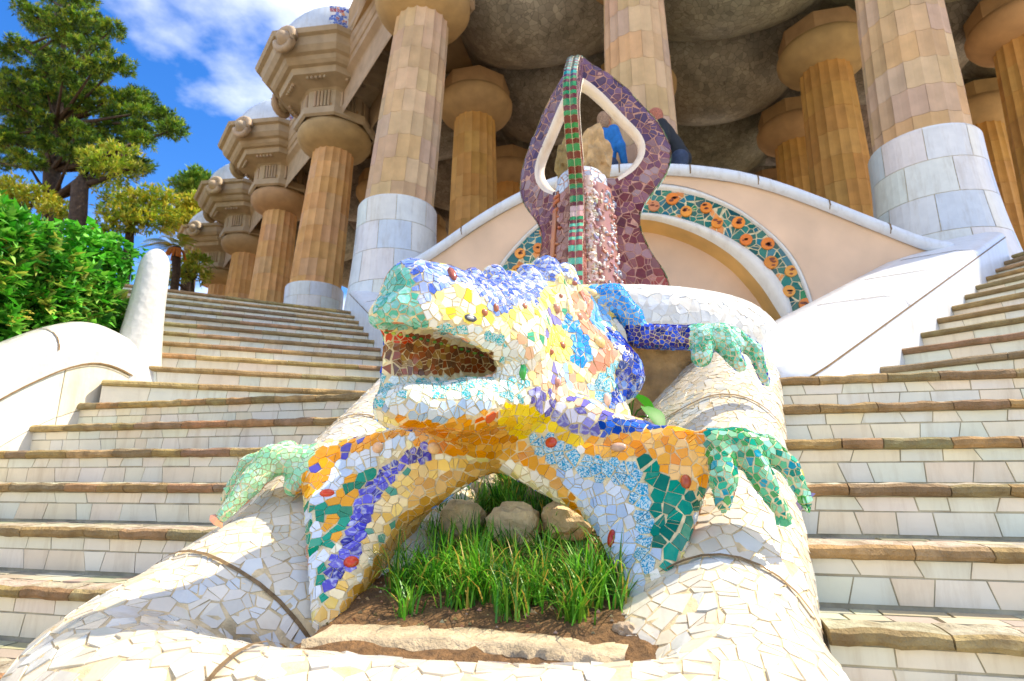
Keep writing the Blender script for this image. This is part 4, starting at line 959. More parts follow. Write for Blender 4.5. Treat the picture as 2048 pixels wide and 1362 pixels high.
for k, (x, y, Y_, rx, rz, c, lab) in enumerate(ROCKS):
    p = pY(x, y, Y_); s_ = np.linalg.norm(p - EYE) / FPX; v, f = rock_mesh(p, (rx * s_ * 1.05, rx * s_ * .9, rz * s_ * 1.1), k + 2)
    tag(mk('garden_rock', v, f, 'rock', cols=[hexc(c)] * len(f), smooth=False), lab, 'rock', 'rocks in the planted bed')
# pale kerb stone behind the front rim
rows = []
for i in range(61):
    t = i / 60; a0 = pY(655 + 600 * t, 1278, 1.45); row = []
    hgt = .002 * math.sin(math.pi * min(1, max(.02, t))) ** .35
    for dy, dz in ((-.10, -.12), (-.08, hgt * .6), (-.03, hgt), (.05, hgt * 1.05), (.09, hgt * .5), (.12, -.1)):
        q = Vector((a0[0], 1.40 + dy * .8 + .05 * math.sin(t * 3.1), Q1[2] + dz)); row.append(tuple(q + noise.noise_vector(q * 9) * .007 + noise.noise_vector(q * 40) * .003))
    rows.append(row)
v, f = grid_mesh(rows)
tag(mk('kerb_stone', v, f, 'rock', cols=[hexc('c2ae8c')] * len(f), smooth=True), 'low pale kerb stone between soil and the front rim', 'kerb')
# grass: long arching blades in clumps
gb = MB(); rd = random.Random(12); GC = [hexc(h) for h in ('56961f', '458a1a', '70ac2c', '33701a', '86be3a', '5e9a28')]
tufts = []
def tuft(x, y, nbl, ln, sp):
    z = soil_z(x, y)
    for _ in range(nbl):
        a = rd.uniform(0, 6.283); L = ln * rd.uniform(.5, 1.1); bx, by = x + rd.gauss(0, .018), y + rd.gauss(0, .018); out = sp * rd.uniform(.15, 1); w_ = rd.uniform(.0022, .0036)
        d = Vector((math.cos(a), math.sin(a), 0)); s_ = d.cross(Vector((0, 0, 1))) * w_; pts = []
        for t in (0, .3, .6, .85, 1):
            q = Vector((bx, by, z - .005)) + d * (out * L * t ** 1.6) + Vector((0, 0, L * (t - .52 * out * t * t * t))); wd = (1 - t ** 2.2) if t < 1 else 0.05
            pts += [tuple(q - s_ * wd), tuple(q + s_ * wd)]
        c = jit(rd.choice(GC), .2) if rd.random() > .09 else hexc('c2a84a')
        gb.add(pts, [(0, 1, 3, 2), (2, 3, 5, 4), (4, 5, 7, 6), (6, 7, 9, 8)], c)
n_t = 0
while n_t < 185:
    x, y = rd.uniform(-.98, .0), rd.uniform(1.53, 2.7)
    if y < 1.85 and x < -.75: continue
    if y < 1.60 and rd.random() < .5: continue
    if y < 1.80 and x > -.10: continue
    if 2.0 < y < 2.2 and rd.random() < .8: continue
    if noise.noise(Vector((x * 4, y * 4, 9))) < -.25 and y < 1.8: continue
    tuft(x, y, rd.randint(22, 36), rd.uniform(.12, .20), rd.uniform(.8, 1.35)); n_t += 1
for px, py in ((800, 1190), (880, 1215), (960, 1215), (1080, 1205), (1170, 1200), (1225, 1190), (860, 1150), (940, 1130), (1030, 1140)):
    p = pY(px, py, 1.68); tuft(p[0], 1.70 + rd.uniform(-.05, .08), 46, .22, 1.2)
tag(gb.build('grass', 'grass_blade'), 'long arching green grass growing in the bed under the lizard', 'grass', kind='stuff')
pb = MB()
for _ in range(900):
    x, y = rd.uniform(-1.1, .05), rd.uniform(1.5, 2.3); z = soil_z(x, y); s_ = rd.uniform(.003, .009)
    pb.add([(x - s_, y, z), (x + s_, y - s_ * .4, z), (x, y + s_, z), (x, y, z + s_)], [(0, 1, 3), (1, 2, 3), (2, 0, 3)], jit(rd.choice([hexc('a88a5e'), hexc('8d6a40'), hexc('c0a67e')]), .2))
tag(pb.build('soil_crumbs', 'rock'), 'small stones and crumbs scattered on the brown soil', 'gravel', kind='stuff')
def leaf_geo(base, d, up, L, W, curl=.25, seg=5, col=(0, 0, 0), mb=None, tip=1.0):
    d = Vector(d).normalized(); up = Vector(up); s_ = d.cross(up).normalized(); n_ = s_.cross(d).normalized(); vs_ = []
    for i in range(seg + 1):
        t = i / seg; w_ = W * (math.sin(math.pi * (t * .9 + .08)) ** .8) * (1 - .35 * t * tip); q = Vector(base) + d * L * t + n_ * (-curl * L * t * t)
        vs_ += [tuple(q - s_ * w_ + n_ * w_ * .25), tuple(q), tuple(q + s_ * w_ + n_ * w_ * .25)]
    fs = []
    for i in range(seg): a = i * 3; fs += [(a, a + 1, a + 4, a + 3), (a + 1, a + 2, a + 5, a + 4)]
    mb.add(vs_, fs, col)
def leafy(pos, leaves, label, name='leafy_plant'):
    root = empty(name, label, 'plant'); st = MB()
    for (tx, ty, tz), L, W, ang in leaves:
        b = Vector(pos); e = b + Vector((tx, ty, tz)); st.tube([b, b.lerp(e, .5) + Vector((0, 0, .02)), e], .004, 5, hexc('5f8a2a'))
        lm = MB(); leaf_geo(e, (math.cos(ang) * .7, math.sin(ang) * .7, -.45), (0, 0, 1), L, W, .3, 6, jit(hexc('3f9424'), .15), lm); lm.build('leaf', 'leaf', root, smooth=True)
    st.build('stem', 'leaf', root); return root
p = pY(1262, 848, 2.62); leafy(p, [((.0, -.05, .10), .16, .07, -2.4), ((.06, -.03, .07), .15, .065, -.8), ((-.05, .0, .05), .14, .06, -1.7), ((.02, .03, .13), .14, .06, .4), ((.09, .04, .03), .13, .05, -.3), ((-.02, -.06, .02), .12, .055, -2.0)], 'broad-leaved green plant behind the lizard flank')
p = pY(1040, 985, 2.68); leafy(p, [((.02, -.05, .10), .14, .055, -1.3), ((-.06, -.02, .12), .13, .03, -1.9), ((.08, .03, .08), .12, .05, -.4), ((-.1, .02, .06), .13, .03, 2.6)], 'small leafy plant under the arch of the lizard')
# ================================================================ LIZARD
liz = empty('lizard_sculpture', 'giant mosaic lizard with open mouth straddling the white basin', 'sculpture')
LF = Field((-1.62, 1.25, .55), (.66, 3.15, 2.15), .0125)
def A(x, y, d, r): return (pd(x, y, d), r)
# head frame
H = pd(1000, 705, 1.97); S = pd(765, 648, 1.60); he = (S - H); HL = np.linalg.norm(he); he = he / HL
hs = np.cross(he, (0, 0, 1)); hs /= np.linalg.norm(hs); hu = np.cross(hs, he)
def hp(t, up, sd=0.0): return H + he * HL * t + hu * up + hs * sd
LF.chain([(hp(-.05, .07), .150), (hp(.30, .075), .135), (hp(.56, .095), .118), (hp(.78, .115), .085)], .05)
LF.chain([(hp(.62, .15), .055), (hp(.80, .155), .05)], .05)
for sd in (-1, 1):
    LF.chain([(hp(.0, .0, sd * .10), .055), (hp(.45, .02, sd * .095), .045), (hp(.80, .035, sd * .065), .040), (hp(.93, .04, sd * .03), .034)], .03)
    LF.chain([(hp(.80, .11, sd * .05), .05), (hp(.95, .03, sd * .03), .035)], .04)
# lower jaw
J = [pd(1010, 792, 2.0), pd(905, 812, 1.80), pd(805, 812, 1.645)]
for sd in (-1, 1): LF.chain([(J[0] + hs * sd * .07, .105), (J[1] + hs * sd * .065, .075), (J[2] + hs * sd * .035, .060)], .04)
LF.chain([(pd(900, 838, 1.83), .06), (pd(985, 850, 2.0), .10), (pd(1050, 850, 2.12), .12)], .05)
LF.chain([(hp(.0, .02), .15), (J[0], .13), (pd(1060, 800, 2.12), .15)], .06)
# mouth hollow
rotm = np.stack([he, hs, hu], 1)
LF.ell(hp(.55, -.030), (HL * .50, .085, .055), rotm, .03, 'sub')
LF.ell(hp(.35, -.075), (HL * .42, .07, .05), rotm, .03, 'sub')
for a_, b_, c_ in ((hp(.80, .0, .085), hp(.0, -.02, .11), J[2] + hs * .06), (hp(.0, -.02, .11), J[1] + hs * .085, J[2] + hs * .06)): LF.tri(a_, b_, c_, .022, .05, .028, .02)
# neck, back and flank
LF.chain([A(985, 640, 2.02, .135), A(1040, 632, 2.16, .13), A(1100, 622, 2.32, .12), A(1140, 622, 2.48, .11)], .06)
LF.chain([A(1050, 740, 2.12, .17), A(1120, 730, 2.3, .18), A(1185, 720, 2.48, .15)], .07)
LF.chain([A(1180, 640, 2.55, .085), A(1215, 720, 2.50, .10), A(1218, 748, 2.42, .135), A(1190, 800, 2.36, .10)], .03)
LF.tri(pd(1075, 600, 2.25), pd(1225, 835, 2.18), pd(1030, 770, 2.05), .10, .06, .10, .06)
LF.tri(pd(1075, 600, 2.25), pd(1190, 790, 2.36), pd(1225, 835, 2.18), .08, .07, .05, .05)
# crest ruffles along the back
CRE = [(912, 541, 1.92, .030), (946, 536, 1.98, .042), (988, 529, 2.05, .047), (1022, 540, 2.12, .036), (1056, 527, 2.19, .047), (1094, 513, 2.27, .056), (1130, 525, 2.35, .046)]
for x, y, d, r in CRE:
    q_ = r * FPX / d; LF.chain([(pd(x, y + q_, d), r), (pd(x + 10, y + q_ + 22, d - .06), r * .85), (pd(x + 40, y + q_ + 85, d - .11), r * .45)], .006)
# forelegs
LF.chain([A(1080, 850, 2.06, .12), A(1160, 850, 2.0, .085), A(1260, 880, 1.90, .062), A(1350, 895, 1.80, .052), A(1430, 905, 1.70, .050)], .05)
LF.chain([A(960, 868, 1.98, .09), A(870, 885, 2.02, .075), A(760, 900, 2.10, .062), A(660, 915, 2.14, .052), A(600, 922, 2.14, .05)], .05)
# chest sheets arching down to both inner sides of the basin
LF.tri(pd(1000, 905, 2.02), pd(1395, 930, 1.74), pd(1208, 1015, 1.80), .055, .045, .050, .05)
LF.tri(pd(1208, 1015, 1.80), pd(1395, 930, 1.74), pd(1300, 1240, 1.50), .050, .045, .030, .05)
LF.tri(pd(985, 900, 2.02), pd(630, 945, 2.10), pd(772, 1035, 1.92), .055, .045, .055, .05)
LF.tri(pd(772, 1035, 1.92), pd(630, 945, 2.10), pd(652, 1242, 1.56), .050, .045, .034, .05)
LF.chain([A(985, 893, 2.08, .05), A(880, 960, 2.08, .055), A(795, 1045, 2.04, .055), A(705, 1180, 1.72, .042)], .05)
LF.chain([A(1000, 893, 2.12, .05), A(1110, 940, 2.0, .045)], .05)
# right fore hand: three blunt toes
LF.chain([A(1425, 893, 1.70, .050), A(1475, 895, 1.68, .050), A(1520, 905, 1.67, .045)], .03)
LF.chain([A(1444, 905, 1.66, .040), A(1447, 955, 1.60, .036), A(1446, 1008, 1.56, .022)], .008)
LF.chain([A(1496, 908, 1.65, .038), A(1528, 962, 1.59, .032), A(1566, 1030, 1.53, .018)], .008)
LF.chain([A(1530, 893, 1.68, .036), A(1580, 935, 1.64, .027), A(1614, 1010, 1.57, .015)], .008)
# left fore hand
LF.chain([A(605, 918, 2.13, .050), A(545, 920, 2.10, .052), A(500, 968, 2.03, .038), A(442, 1036, 1.95, .020)], .014)
LF.chain([A(600, 925, 2.12, .045), A(585, 975, 2.06, .030)], .02)
LF.chain([A(575, 905, 2.18, .045), A(500, 930, 2.2, .035), A(455, 990, 2.15, .022)], .02)
# hind leg on the upper right rim
LF.chain([A(1150, 597, 2.58, .060), A(1225, 597, 2.56, .062), A(1262, 632, 2.54, .048), A(1278, 668, 2.52, .044)], .02)
LF.chain([A(1280, 672, 2.52, .054), A(1390, 676, 2.46, .052)], .014)
LF.chain([A(1395, 672, 2.45, .050), A(1440, 672, 2.44, .050), A(1465, 690, 2.43, .045)], .02)
LF.chain([A(1408, 680, 2.42, .045), A(1403, 715, 2.37, .040)], .014)
LF.chain([A(1446, 685, 2.42, .044), A(1480, 732, 2.36, .026)], .010)
LF.chain([A(1465, 672, 2.46, .040), A(1510, 702, 2.44, .030), A(1530, 762, 2.40, .018)], .010)
LV, LQ = LF.mesh(relax=1)
# which way do the faces look?
c0 = LV[LQ].mean(1); nn_ = np.cross(LV[LQ[:, 2]] - LV[LQ[:, 0]], LV[LQ[:, 3]] - LV[LQ[:, 1]])
vol = (c0 * nn_).sum()
if vol < 0: LQ = LQ[:, ::-1]
mk('body', LV, LQ, 'grout', liz, smooth=True)
LB = BVHTree.FromPolygons([tuple(p) for p in LV], [tuple(map(int, q)) for q in LQ])
# ---- colour fields of the skin, outlined as they run over the body
def c1(*p): return [(700 + x / 3.095, 460 + y / 3.095) for x, y in p]
def c2(*p): return [(400 + x / 2.34, 780 + y / 2.34) for x, y in p]
def c3(*p): return [(1000 + x / 2.34, 780 + y / 2.34) for x, y in p]
CREAM, YEL = ['f6efcf', 'f8f3e2', 'f3e48e', 'f5ecb4'], ['f2cf1c', 'f5d93e', 'eec012', 'f0d24a']
ZON = [
 (c1((-200, -200), (2200, -200), (2200, 1400), (-200, 1400)), CREAM, 0, .036),
 (c1((940, 510), (1290, 270), (1400, 330), (1380, 500), (1300, 620), (1400, 700), (1380, 800), (1240, 1000), (1080, 800), (1050, 690)), ['f6f0b0', 'fbf8e6', 'f4e98a', 'f6f2d4', 'fbf8ec', 'f3e9a4', 'f8f4dc', 'f6f2d0', '8d86c0', '4aa67a', 'ecc4a0'], 0, .036),
 (c1((850, 480), (1150, 420), (1200, 340), (1300, 270), (1260, 460), (1120, 560), (1000, 600)), ['f4e670', 'f6ec90', 'f2e058', 'f7f0b0'], 0, .04),
 (c1((1240, 600), (1340, 580), (1390, 700), (1360, 800), (1280, 820), (1200, 740)), ['f4e670', 'f6ec90', 'f2e058'], 0, .036),
 (c1((1000, 620), (1080, 640), (1200, 900), (1320, 1060), (1240, 1040), (1110, 860)), ['f0b890', 'f8f0e0', '7a72b8', 'f2c49c', 'f8f3e2'], 0, .03),
 (c1((1330, 820), (1500, 960), (1640, 1150), (1560, 1190), (1400, 1080), (1240, 1000)), ['aecbf0', 'e8b8a0', 'f2e48a', '6f68b4', 'd6e4f4', 'f4ead0'], 0, .036),
 (c1((1330, 500), (1450, 620), (1500, 780), (1440, 870), (1360, 800), (1400, 690), (1310, 600)), ['3b93e2', '4aa0ea', '2f84d6'], 1, .034),
 (c1((1450, 380), (1600, 450), (1620, 600), (1500, 650), (1470, 520)), ['6fb0ee', '86bff2', '9cc8f4', '5a9fe6'], 1, .032),
 (c1((1360, 360), (1480, 380), (1510, 470), (1480, 560), (1600, 680), (1680, 780), (1570, 870), (1440, 890), (1540, 720), (1440, 640), (1390, 520)), ['cf9a7e', 'c68c70', 'd8a88e', 'c99276'], 0, .045),
 (c1((1600, 600), (1780, 700), (1840, 860), (1810, 1010), (1600, 1100), (1640, 900), (1690, 780), (1580, 660)), ['1f3fa8', '2c58d0', '16307e', '4f7fe0', '2748b8', '86a8ec'], 1, .030),
 (c1((1500, 930), (1670, 800), (1640, 960), (1600, 1100), (1520, 1060)), ['1fa0c0', '2aaec8'], 2, .045),
 (c1((1480, 340), (1840, 330), (1840, 610), (1700, 610), (1590, 460)), ['3f93e0', '5aa8f0', '2f84d6', '76b8f2', '4a9ae4'], 0, .022),
 (c1((1700, 590), (2140, 570), (2140, 760), (1700, 760)), ['1c2f96', '2a45b8', '141f6e', '3a5ad0', '3a2a78'], 0, .020),
 (c1((2110, 560), (2650, 560), (2650, 1000), (2080, 900)), ['7fcdb4', '4fae8a', '9fdcc8', '68bf9c', 'b4e2d2', '3a9a6a'], 1, .020),
 # head
 (c1((250, 190), (350, 190), (390, 330), (430, 480), (520, 600), (300, 620), (100, 600), (200, 380)), ['74c0a8', '86cbb6', '62b89e', '94d2c2', '5aae96'], 1, .028),
 (c1((240, 200), (330, 90), (500, 100), (660, 220), (760, 330), (900, 480), (930, 540), (740, 360), (640, 340), (520, 390), (430, 480), (380, 250)), ['8fa6dd', '6f8bd6', 'b9c5ea', '4a63b8', '7d97de', 'a4b4e4'], 1, .026),
 (c1((520, 390), (640, 330), (740, 355), (850, 480), (930, 610), (800, 590), (580, 560)), ['f2de62', 'f5efcf', 'eccb3a', 'f6f0d8', 'f3e690'], 0, .034),
 (c1((430, 480), (520, 400), (560, 560), (900, 620), (1060, 700), (1090, 820), (900, 800), (880, 740), (520, 640)), ['eef2ee', 'f4f4ec', 'e4f0ee', 'f2efe2'], 0, .030),
 (c1((540, 560), (720, 590), (740, 650), (560, 640)), ['2fb0b8'], 2, .030), (c1((800, 610), (950, 650), (960, 720), (850, 700)), ['2fb0b8'], 2, .030),
 (c1((100, 900), (600, 910), (900, 890), (930, 780), (1090, 800), (1110, 980), (1060, 1070), (600, 1050), (160, 1110)), ['e6efe8', '1f9fa6', '2aa9ae', 'f0eee0'], 2, .027),
 (c1((940, 800), (1060, 800), (1060, 900), (980, 930), (940, 900)), ['f2f2ea', 'e8f0ee', '2aa9ae'], 2, .03),
 (c1((180, 1090), (540, 1050), (920, 1060), (800, 1140), (560, 1200), (220, 1150)), ['a9bfd6', 'b9cbe0', '98b2d0', 'cfdae4'], 0, .030),
 (c1((190, 1120), (560, 1190), (800, 1130), (920, 1080), (910, 1200), (1000, 1290), (940, 1400), (400, 1400), (380, 1250)), ['e0983a', 'd9862a', 'e5a650', 'd88f3c', 'e8b468'], 0, .034),
 (c1((780, 1160), (910, 1110), (890, 1220), (790, 1200)), ['e2701c', 'd8641a'], 0, .04),
 (c1((960, 1060), (1100, 1070), (1180, 1100), (1380, 1250), (1520, 1300), (1380, 1360), (1220, 1260), (1060, 1310), (1000, 1290), (900, 1220)), YEL, 0, .036),
 (c1((1080, 880), (1240, 1050), (1450, 1110), (1560, 1190), (1550, 1290), (1350, 1240), (1140, 1110)), ['6a63a8', '7a74b6', '8f8ac8', '5a5398', 'e8e6f0'], 1, .034),
 (c1((1540, 1160), (2000, 1190), (1990, 1225), (1700, 1290), (1560, 1290)), ['2f56a8', '3d6fd0', '24459a', '5a6ab8'], 0, .030),
 (c1((640, 280), (760, 220), (1000, 190), (1240, 130), (1420, 330), (1300, 260), (1190, 350), (1150, 450), (1010, 470), (950, 520), (760, 370)), ['5f7acc', '8496d8', 'b8c4ea', '4a62b8', '7288d2', 'd0d8f0'], 1, .020),
 # mouth lining
 (c1((150, 610), (300, 625), (500, 660), (700, 720), (900, 770), (900, 880), (600, 890), (240, 900), (190, 720)), ['8a5030', '7a5034', '94522e', '6a4830', '8f6238', 'a08048'], 0, .024),
 (c1((150, 630), (380, 650), (380, 700), (200, 700)), ['c8451f', 'bf4a22'], 0, .026),
 # right leg and chest sheet
 (c3((390, 225), (860, 165), (1010, 200), (990, 440), (890, 480), (700, 320), (530, 330), (400, 320)), ['eaa23a', 'f0b860', 'e0902a', 'f2c98a', 'e8ae52'], 0, .034),
 (c3((-20, 150), (90, 230), (240, 350), (330, 480), (420, 640), (300, 520), (200, 400), (60, 330), (-200, 300), (-200, 150)), ['e0983a', 'd9a04a', 'cf8a30', 'e6b060'], 0, .034),
 (c3((90, 230), (210, 195), (420, 310), (600, 325), (690, 440), (725, 640), (720, 880), (690, 910), (630, 800), (640, 640), (590, 450), (420, 420), (240, 350)), ['1f8fb5', '2a9ac0'], 2, .045),
 (c3((590, 310), (700, 305), (890, 475), (770, 620), (730, 720), (715, 500), (680, 400)), ['0f7a66', '0d6b58', '148a72'], 0, .045),
 (c3((240, 355), (420, 425), (590, 455), (640, 650), (630, 800), (690, 910), (690, 1010), (600, 980), (480, 700), (330, 480)), ['b9cbdf', 'c9d6e4', 'a8c0e0', 'd3dce4', 'bccfe8'], 0, .036),
 (c3((760, 620), (890, 470), (990, 440), (970, 560), (820, 800), (730, 900), (725, 700)), ['0f7a66', '148a72', 'b9cbdf', '0d6b58'], 0, .04),
 (c3((600, 960), (690, 960), (690, 1180), (600, 1180)), ['d8cfc2', 'e0c8ae', 'dcd6cc'], 0, .03),
 (c3((955, 170), (1480, 170), (1500, 640), (960, 640), (985, 400)), ['2f9e7a', '5fb48c', '1f8f9e', '8cc79a', '16806a', '9ad0b4', '3f8f4a'], 0, .021),
 # left leg and chest sheet
 (c2((380, 500), (520, 540), (600, 640), (610, 800), (590, 980), (480, 1000), (380, 700)), ['dfe8f2', '2a9c7c', '1f9070', 'e6ecf2'], 0, .04),
 (c2((420, 520), (480, 350), (560, 270), (830, 205), (1000, 170), (1000, 200), (800, 270), (640, 330), (580, 440), (500, 520)), ['eaa12c', 'e59a28', 'f0b044', '5a55b0', 'efa83a'], 0, .038),
 (c2((500, 540), (580, 440), (640, 330), (800, 270), (1000, 190), (1010, 230), (880, 310), (740, 380), (660, 450), (610, 560)), ['dfe8f2', 'cfdff0', 'e6ecf2'], 0, .040),
 (c2((520, 560), (640, 490), (680, 410), (800, 365), (950, 300), (870, 380), (760, 450), (720, 600), (650, 700), (600, 780), (570, 640)), ['1f9070', '2a9c7c', '17805f', '2a9c7c', 'e8a53a'], 0, .042),
 (c2((570, 970), (590, 830), (680, 690), (740, 480), (800, 420), (950, 300), (1060, 230), (1100, 340), (960, 360), (850, 480), (790, 660), (750, 790), (620, 960)), ['4a45b0', '5a55c0', '3b3690', '6a66c8'], 1, .036),
 (c2((1000, 340), (1200, 320), (1300, 330), (1080, 450), (900, 650), (760, 850), (560, 1110), (540, 1060), (600, 950), (750, 800), (790, 640), (860, 480)), ['efd08a', 'f2dba6', 'e9c070', 'f0cf7a', '5f9a80', 'f4e2b8'], 0, .034),
 (c2((1020, 420), (1400, 320), (1400, 400), (1200, 450), (1050, 600), (900, 850), (700, 1100), (560, 1120), (800, 800), (900, 650)), ['d9ab62', 'd2a056', 'c8964a', 'e0b878'], 0, .036),
 (c2((40, 680), (200, 260), (300, 220), (560, 225), (500, 350), (440, 510), (330, 500), (100, 680)), ['a9d8a8', '8fcf98', 'c9e6c9', '9ad4b0', 'b8dfb4'], 1, .022),
]
def in_poly(px, py, poly):
    c = np.zeros(len(px), bool); n = len(poly); j = n - 1
    for i in range(n):
        (xi, yi), (xj, yj) = poly[i], poly[j]
        c ^= ((yi > py) != (yj > py)) & (px < (xj - xi) * (py - yi) / ((yj - yi) or 1e-9) + xi); j = i
    return c
gxx, gyy = np.meshgrid(np.arange(0, 2048, 2) + 1., np.arange(0, 1362, 2) + 1.); ZMAP = np.zeros(gxx.size, int); gxx, gyy = gxx.ravel(), gyy.ravel()
for i, z in enumerate(ZON):
    xs_, ys2 = [p[0] for p in z[0]], [p[1] for p in z[0]]; m_ = np.nonzero((gxx > min(xs_)) & (gxx < max(xs_)) & (gyy > min(ys2)) & (gyy < max(ys2)))[0]
    ZMAP[m_[in_poly(gxx[m_], gyy[m_], z[0])]] = i
ZMAP = ZMAP.reshape(681, 1024)
def zone_at(P):
    px, py, d = proj(P); return ZMAP[np.clip(py / 2, 0, 680).astype(int), np.clip(px / 2, 0, 1023).astype(int)]
def liz_style(P, n):
    v_ = EYE - P; fc = (n * v_).sum(1) > -.02; k = len(P)
    zi = zone_at(P)
    # the far sides carry the same mottled fields, chosen by where they lie along the body
    back = ~fc; zi[back] = np.array([1, 5, 6, 9, 14, 8])[(np.floor(P[back, 0] * 4) + np.floor(P[back, 2] * 5)).astype(int) % 6]
    col = np.zeros((k, 3)); rad = np.zeros(k); sty = np.zeros(k)
    for i, z in enumerate(ZON):
        m_ = zi == i
        if not m_.any(): continue
        pal = np.array([hexc(h) for h in z[1]]); ch = rng.integers(0, len(pal), m_.sum())
        pal = np.clip(pal.mean(1, keepdims=True) + (pal - pal.mean(1, keepdims=True)) * (1.0 if i in (0, 1, 2, 3, 4) else 1.15), 0, 1)
        col[m_] = np.clip(pal[ch] * rng.uniform(.88, 1.1, (m_.sum(), 1)), 0, 1); sty[m_] = z[2]; rad[m_] = z[3] * .82 * rng.uniform(.8, 1.2, m_.sum())
    return rad, col, sty
mosaic(LV, LQ, liz_style, gap=.0024, lift=.0024, depth=.006, parent=liz, m='glazed', n_single=300, name='tile', seed=31, rmin=.0165, flat=.55, zone=zone_at)
# ---- set stones, gems and the eye
KN = [(c1((630, 275))[0], 9, 20, '8f4a38', .4), (c1((830, 512))[0], 8, 8, 'b06a4a', 0), (c1((900, 482))[0], 7, 9, 'a8644a', 0), (c1((1275, 488))[0], 10, 11, 'c08a70', 0), (c1((1490, 392))[0], 13, 9, 'e8c88a', 0),
      (c1((1540, 695))[0], 17, 13, 'e8c88a', 0), (c1((1312, 716))[0], 8, 8, 'b06848', 0), (c1((1242, 752))[0], 7, 7, 'b8704c', 0), (c1((1420, 535))[0], 9, 7, 'd8a890', 0), (c1((1277, 942))[0], 9, 11, 'c8907a', 0),
      (c1((1590, 1050))[0], 8, 13, 'e8c8b0', 0), (c1((1430, 1020))[0], 10, 8, 'ecd4a0', 0), (c1((1080, 472))[0], 6, 7, 'c08060', 0), (c1((1303, 410))[0], 5, 5, 'b07058', 0), (c1((1390, 330))[0], 6, 5, 'b07058', 0),
      (c2((595, 485))[0], 14, 9, 'd8481e', 0), (c2((835, 270))[0], 12, 11, 'e8c890', 0), (c2((708, 808))[0], 14, 12, 'cf4420', 0), (c2((1095, 272))[0], 13, 12, 'ecc890', 0),
      (c3((240, 248))[0], 12, 12, 'c84a1e', 0), (c3((555, 270))[0], 16, 10, 'd0a890', 0), (c3((523, 695))[0], 8, 17, 'a02c1e', 0), (c3((870, 430))[0], 10, 14, 'b85a34', 0)]
def stone_on(px, py, rx, ry, col, m, name, lift=.75):
    o_, r_ = Vector(EYE), Vector(ray(px, py)).normalized(); h_ = LB.ray_cast(o_, r_)
    if h_[0] is None: return None
    p, n = h_[0], h_[1].normalized(); d = (p - o_).length; sx, sy = rx * d / FPX, ry * d / FPX
    t = n.cross(Vector((0, 0, 1))).normalized(); u = t.cross(n).normalized()
    if u.z < 0: u = -u
    vs_ = []; sg = 14
    for i in range(7):
        a = i / 6 * math.pi / 2 * 1.0; k = math.cos(a); hgt = math.sin(a) * min(sx, sy) * lift
        vs_ += [tuple(p + t * sx * k * math.cos(q) + u * sy * k * math.sin(q) + n * (hgt + .002)) for q in np.linspace(0, 2 * math.pi, sg, False)]
    fs = [(i * sg + j, i * sg + (j + 1) % sg, (i + 1) * sg + (j + 1) % sg, (i + 1) * sg + j) for i in range(6) for j in range(sg)]
    return mk(name, vs_, fs, m, liz, [col] * len(fs), smooth=True)
for (x, y), rx, ry, c, _ in KN: stone_on(x, y, rx, ry, jit(hexc(c), .1), 'polished_stone', 'set_stone')
g_ = bpy.data.materials.new('green_glass'); g_.use_nodes = True; q_ = g_.node_tree.nodes['Principled BSDF']; q_.inputs['Base Color'].default_value = (.02, .36, .05, 1); q_.inputs['Roughness'].default_value = .05; q_.inputs['Coat Weight'].default_value = .6; M['green_glass'] = g_
x, y = c1((1066, 880))[0]; stone_on(x, y, 8, 21, (0, .4, .05), 'green_glass', 'glass_gem')
x, y = c1((745, 545))[0]; stone_on(x, y, 15, 8, hexc('4a4a50'), 'polished_stone', 'eye_rim', .3); stone_on(x - 1, y, 10, 4.6, hexc('b8bcc0'), 'polished_stone', 'eye', .8)
# glass chips along the upper lip
for t in np.linspace(.05, .95, 16):
    xx, yy = c1((150 + 700 * t, 622 + 160 * t ** 1.3))[0]; stone_on(xx, yy, 5, 3.2, jit(hexc(rnd.choice(['3f8f2a', '6aa83a', '2f7a3a', 'b8b84a'])), .2), 'polished_stone', 'lip_chip')
# ================================================================ THREE-FINNED MOSAIC SCULPTURE
tot = empty('finned_sculpture', 'tall three-finned purple and brown mosaic sculpture on the round basin', 'sculpture')
TC = np.array([-.41, 4.02]); TZ0 = 2.12
def k4(*p): return [(1000 + x / 2.897, 100 + y / 2.897) for x, y in p]
def on_fin(px, phi):
    n = np.array([-math.sin(phi), math.cos(phi), 0]); u = np.array([math.cos(phi), math.sin(phi)]); out = []
    for x, y in px:
        v = ray(x, y); t = (np.array([TC[0], TC[1], 0]) - EYE) @ n / (v @ n); P = EYE + v * t; out.append((float((P[:2] - TC) @ u), float(P[2])))
    return out
ro = k4((500, 92), (515, 105), (620, 160), (720, 240), (800, 330), (900, 430), (960, 540), (980, 630), (965, 700), (910, 790), (840, 870), (800, 940), (788, 1010), (810, 1080), (860, 1190), (950, 1310))
ri = k4((500, 195), (525, 215), (600, 280), (700, 390), (800, 490), (838, 560), (830, 640), (770, 720), (680, 775))
rw = k4((490, 250), (510, 270), (590, 340), (700, 450), (790, 540), (790, 600), (740, 680), (670, 740))
lo_ = k4((450, 60), (440, 75), (390, 150), (310, 270), (230, 390), (150, 520), (110, 620), (98, 700), (110, 790), (160, 870), (220, 960), (248, 1030), (250, 1120), (235, 1190))
li = k4((400, 260), (385, 295), (330, 370), (240, 530), (205, 620), (205, 690), (250, 760), (340, 805))
PR, PL_, PF = R(16), R(141), R(-89)
fo_r, fi_r, fw_r = on_fin(ro, PR), on_fin(ri, PR), on_fin(rw, PR)
def clean(pts, n):
    p = resample(pts, n); return smooth2(p, 2)
print('fin', [tuple(round(a, 2) for a in p) for p in fo_r], [tuple(round(a, 2) for a in p) for p in fi_r])
ZTOP = fo_r[0][1]
fo_r = [(.03, ZTOP + .05)] + fo_r + [(fo_r[-1][0] + .10, TZ0)]
fi_c = [(.02, fi_r[0][1] + .02)] + fi_r
